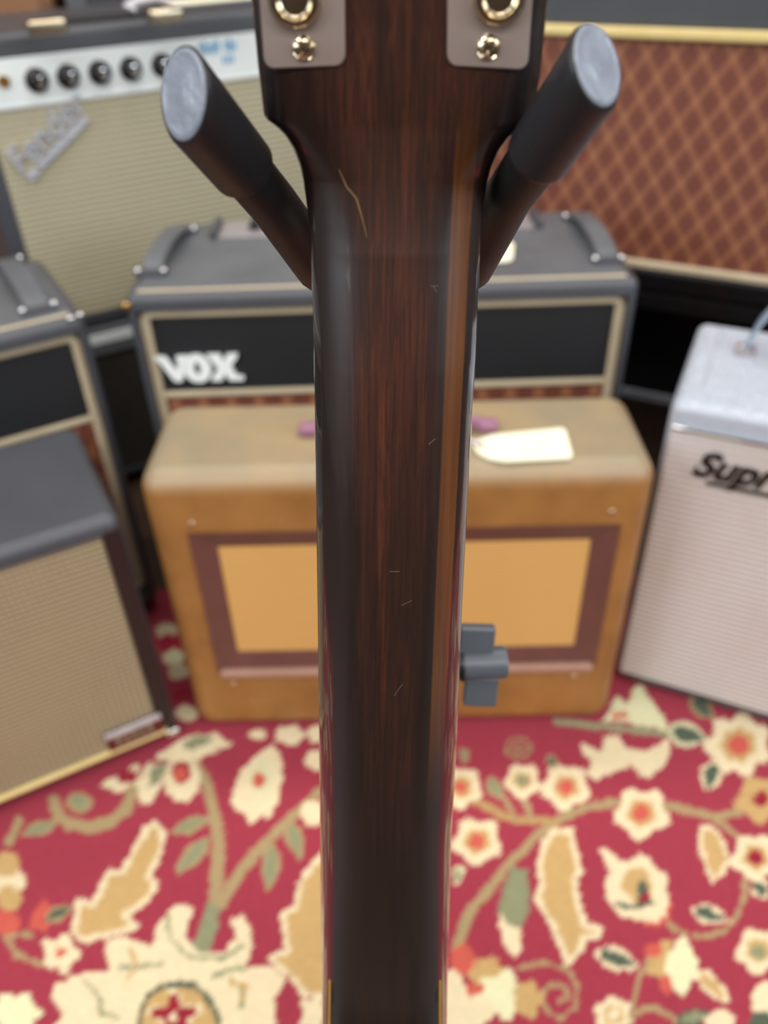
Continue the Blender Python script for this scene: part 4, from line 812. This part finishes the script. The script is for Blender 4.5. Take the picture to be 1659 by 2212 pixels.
# ------------------------------------------------------------------ the guitar stand
def stand():
    yc = pxz(856, 600, 0.275); base = Vector((yc.x, yc.y, 0.0))
    r = root('guitar_stand', 'black tubular guitar stand with rubber yoke arms holding the headstock', 'stand', base)
    I = Matrix.Translation(-base)
    def put(name, bm, mat, parent=None, **k): bm.transform(I); return obj(name, bm, mat, parent or r, **k)
    rk = ray(1035, 1432); zk = (CAM + rk * (yc.y / rk.y)).z
    put('upper_post', tube([(yc.x, yc.y, zk - 0.08), (yc.x, yc.y, yc.z)], 0.0085, 18), M['steel_dark']); put('lower_post', tube([(yc.x, yc.y, 0.10), (yc.x, yc.y, zk + 0.012)], 0.0115, 18), M['steel_dark'])
    put('collar', lathe([(0.0118, -0.022), (0.0155, -0.020), (0.0155, 0.018), (0.013, 0.022), (0.009, 0.023)], 22, 'z', (yc.x, yc.y, zk)), M['black'])
    # wing knob
    d = yc.y; kp = Vector((yc.x, yc.y, zk)); hub = put('knob', lathe([(0.0075, 0), (0.0075, 0.012), (0.0085, 0.0125), (0.0085, 0.014)], 20, 'x', kp + Vector((0.014, 0, 0))), M['black'])
    def wing(z0, z1, y0, y1, x0, x1, tilt):
        b = rbox(x0, x1, y0, y1, z0, z1, 0.0014, 3); b.transform(Matrix.Translation(kp + Vector((0.025, 0, 0))) @ Matrix.Rotation(math.radians(tilt), 4, 'X') @ Matrix.Rotation(math.radians(4), 4, 'Y')); put('wing', b, M['wing'], hub)
    wing(0.006, 0.021, -0.003, 0.003, 0.000, 0.0165, -14); wing(-0.0225, -0.006, -0.003, 0.003, 0.0045, 0.0205, -14)
    put('knob_hub', lathe([(0.0078, 0), (0.0078, 0.021), (0.0068, 0.0225)], 22, 'x', kp + Vector((0.026, 0, 0))), M['wing'], hub)
    # yoke block and arms
    b = rbox(-0.017, 0.017, -0.012, 0.012, -0.010, 0.012, 0.008, 4); b.transform(Matrix.Translation(yc)); put('yoke_block', b, M['rubber_matt'])
    for side, path, k in ((-1, ((395, 205, .165), (459, 284, .179), (527, 365, .193)), 0.80), (1, ((1292, 140, .158), (1224, 240, .170), (1160, 340, .182)), 0.55)):
        tip, mid, rng_ = [pxz(*p) for p in path]
        low = ((588, 438, .208), (638, 507, .225), (688, 574, .243), (760, 620, .266)) if side < 0 else ((1099, 422, .208), (1056, 502, .225), (1016, 572, .243), (950, 612, .266))
        pts = [rng_.lerp(mid, 0.3)] + [pxz(*p) for p in low]
        arm = put('yoke_arm', tube(pts, [0.0062, 0.0063, 0.0066, 0.0072, 0.008], 24), M['rubber_matt'])
        # sleeve with an obliquely cut end
        ax = (tip - rng_).normalized(); v0 = (tip - CAM).normalized(); e = Vector(CR * (side * 0.78) - CU * 0.63); e = (e - ax * e.dot(ax)).normalized(); f = ax.cross(e); bm = bmesh.new(); R_, n = (0.0077 if side < 0 else 0.0073), 36; L = []
        def ring(c, rad, cut, push=0.0):
            out = []
            for j in range(n):
                a = 2 * math.pi * j / n; ce, cf = rad * math.cos(a), rad * math.sin(a); out.append(bm.verts.new(c + e * ce + f * cf + ax * (-cut * k * ce + push)))
            return out
        L.append(ring(rng_ - ax * 0.0005, 0.0060, 0)); L.append(ring(rng_, 0.0070, 0)); L.append(ring(rng_ + ax * 0.0012, R_, 0))
        L.append(ring(tip - ax * 0.004, R_, 1)); L.append(ring(tip - ax * 0.0012, R_, 1)); L.append(ring(tip - ax * 0.0003, R_ * 0.95, 1)); L.append(ring(tip - ax * 0.0002, R_ * 0.90, 1))
        for a_, b_ in zip(L, L[1:]):
            for j in range(n): bm.faces.new((a_[j], a_[(j + 1) % n], b_[(j + 1) % n], b_[j]))
        bm.faces.new(L[0][::-1]); bm.faces.new(L[-1]); put('rubber_sleeve', bm, M['rubber'], arm, sharp=80)
        bm = bmesh.new(); L = [ring(tip - ax * 0.0003, R_ * 0.91, 1), ring(tip + ax * 0.0003, R_ * 0.86, 1), ring(tip + ax * 0.0003, R_ * 0.76, 1), ring(tip + ax * 0.0000, R_ * 0.68, 1), ring(tip + ax * 0.0004, R_ * 0.4, 1), ring(tip + ax * 0.0006, R_ * 0.05, 1)]
        for a_, b_ in zip(L, L[1:]):
            for j in range(n): bm.faces.new((a_[j], a_[(j + 1) % n], b_[(j + 1) % n], b_[j]))
        bm.faces.new(L[0][::-1]); bm.faces.new(L[-1]); put('end_face', bm, M['cap_face'], arm, sharp=80)
    # tripod
    put('leg_hub', lathe([(0.0125, 0.10), (0.018, 0.105), (0.018, 0.15), (0.0125, 0.155)], 20, 'z', (yc.x, yc.y, 0)), M['black'])
    for az in (90, 215, 325):
        c, s = math.cos(math.radians(az)), math.sin(math.radians(az)); L_ = 0.26
        leg = put('leg', tube([(yc.x + c * 0.014, yc.y + s * 0.014, 0.13), (yc.x + c * 0.06, yc.y + s * 0.06, 0.10), (yc.x + c * L_, yc.y + s * L_, 0.012)], 0.0075, 12), M['steel_dark'])
        put('rubber_foot', tube([(yc.x + c * (L_ - 0.03), yc.y + s * (L_ - 0.03), 0.024), (yc.x + c * (L_ + 0.008), yc.y + s * (L_ + 0.008), 0.0105)], 0.0102, 12), M['rubber_matt'], leg)
    print('yoke', yc, 'knob z', zk)
stand()
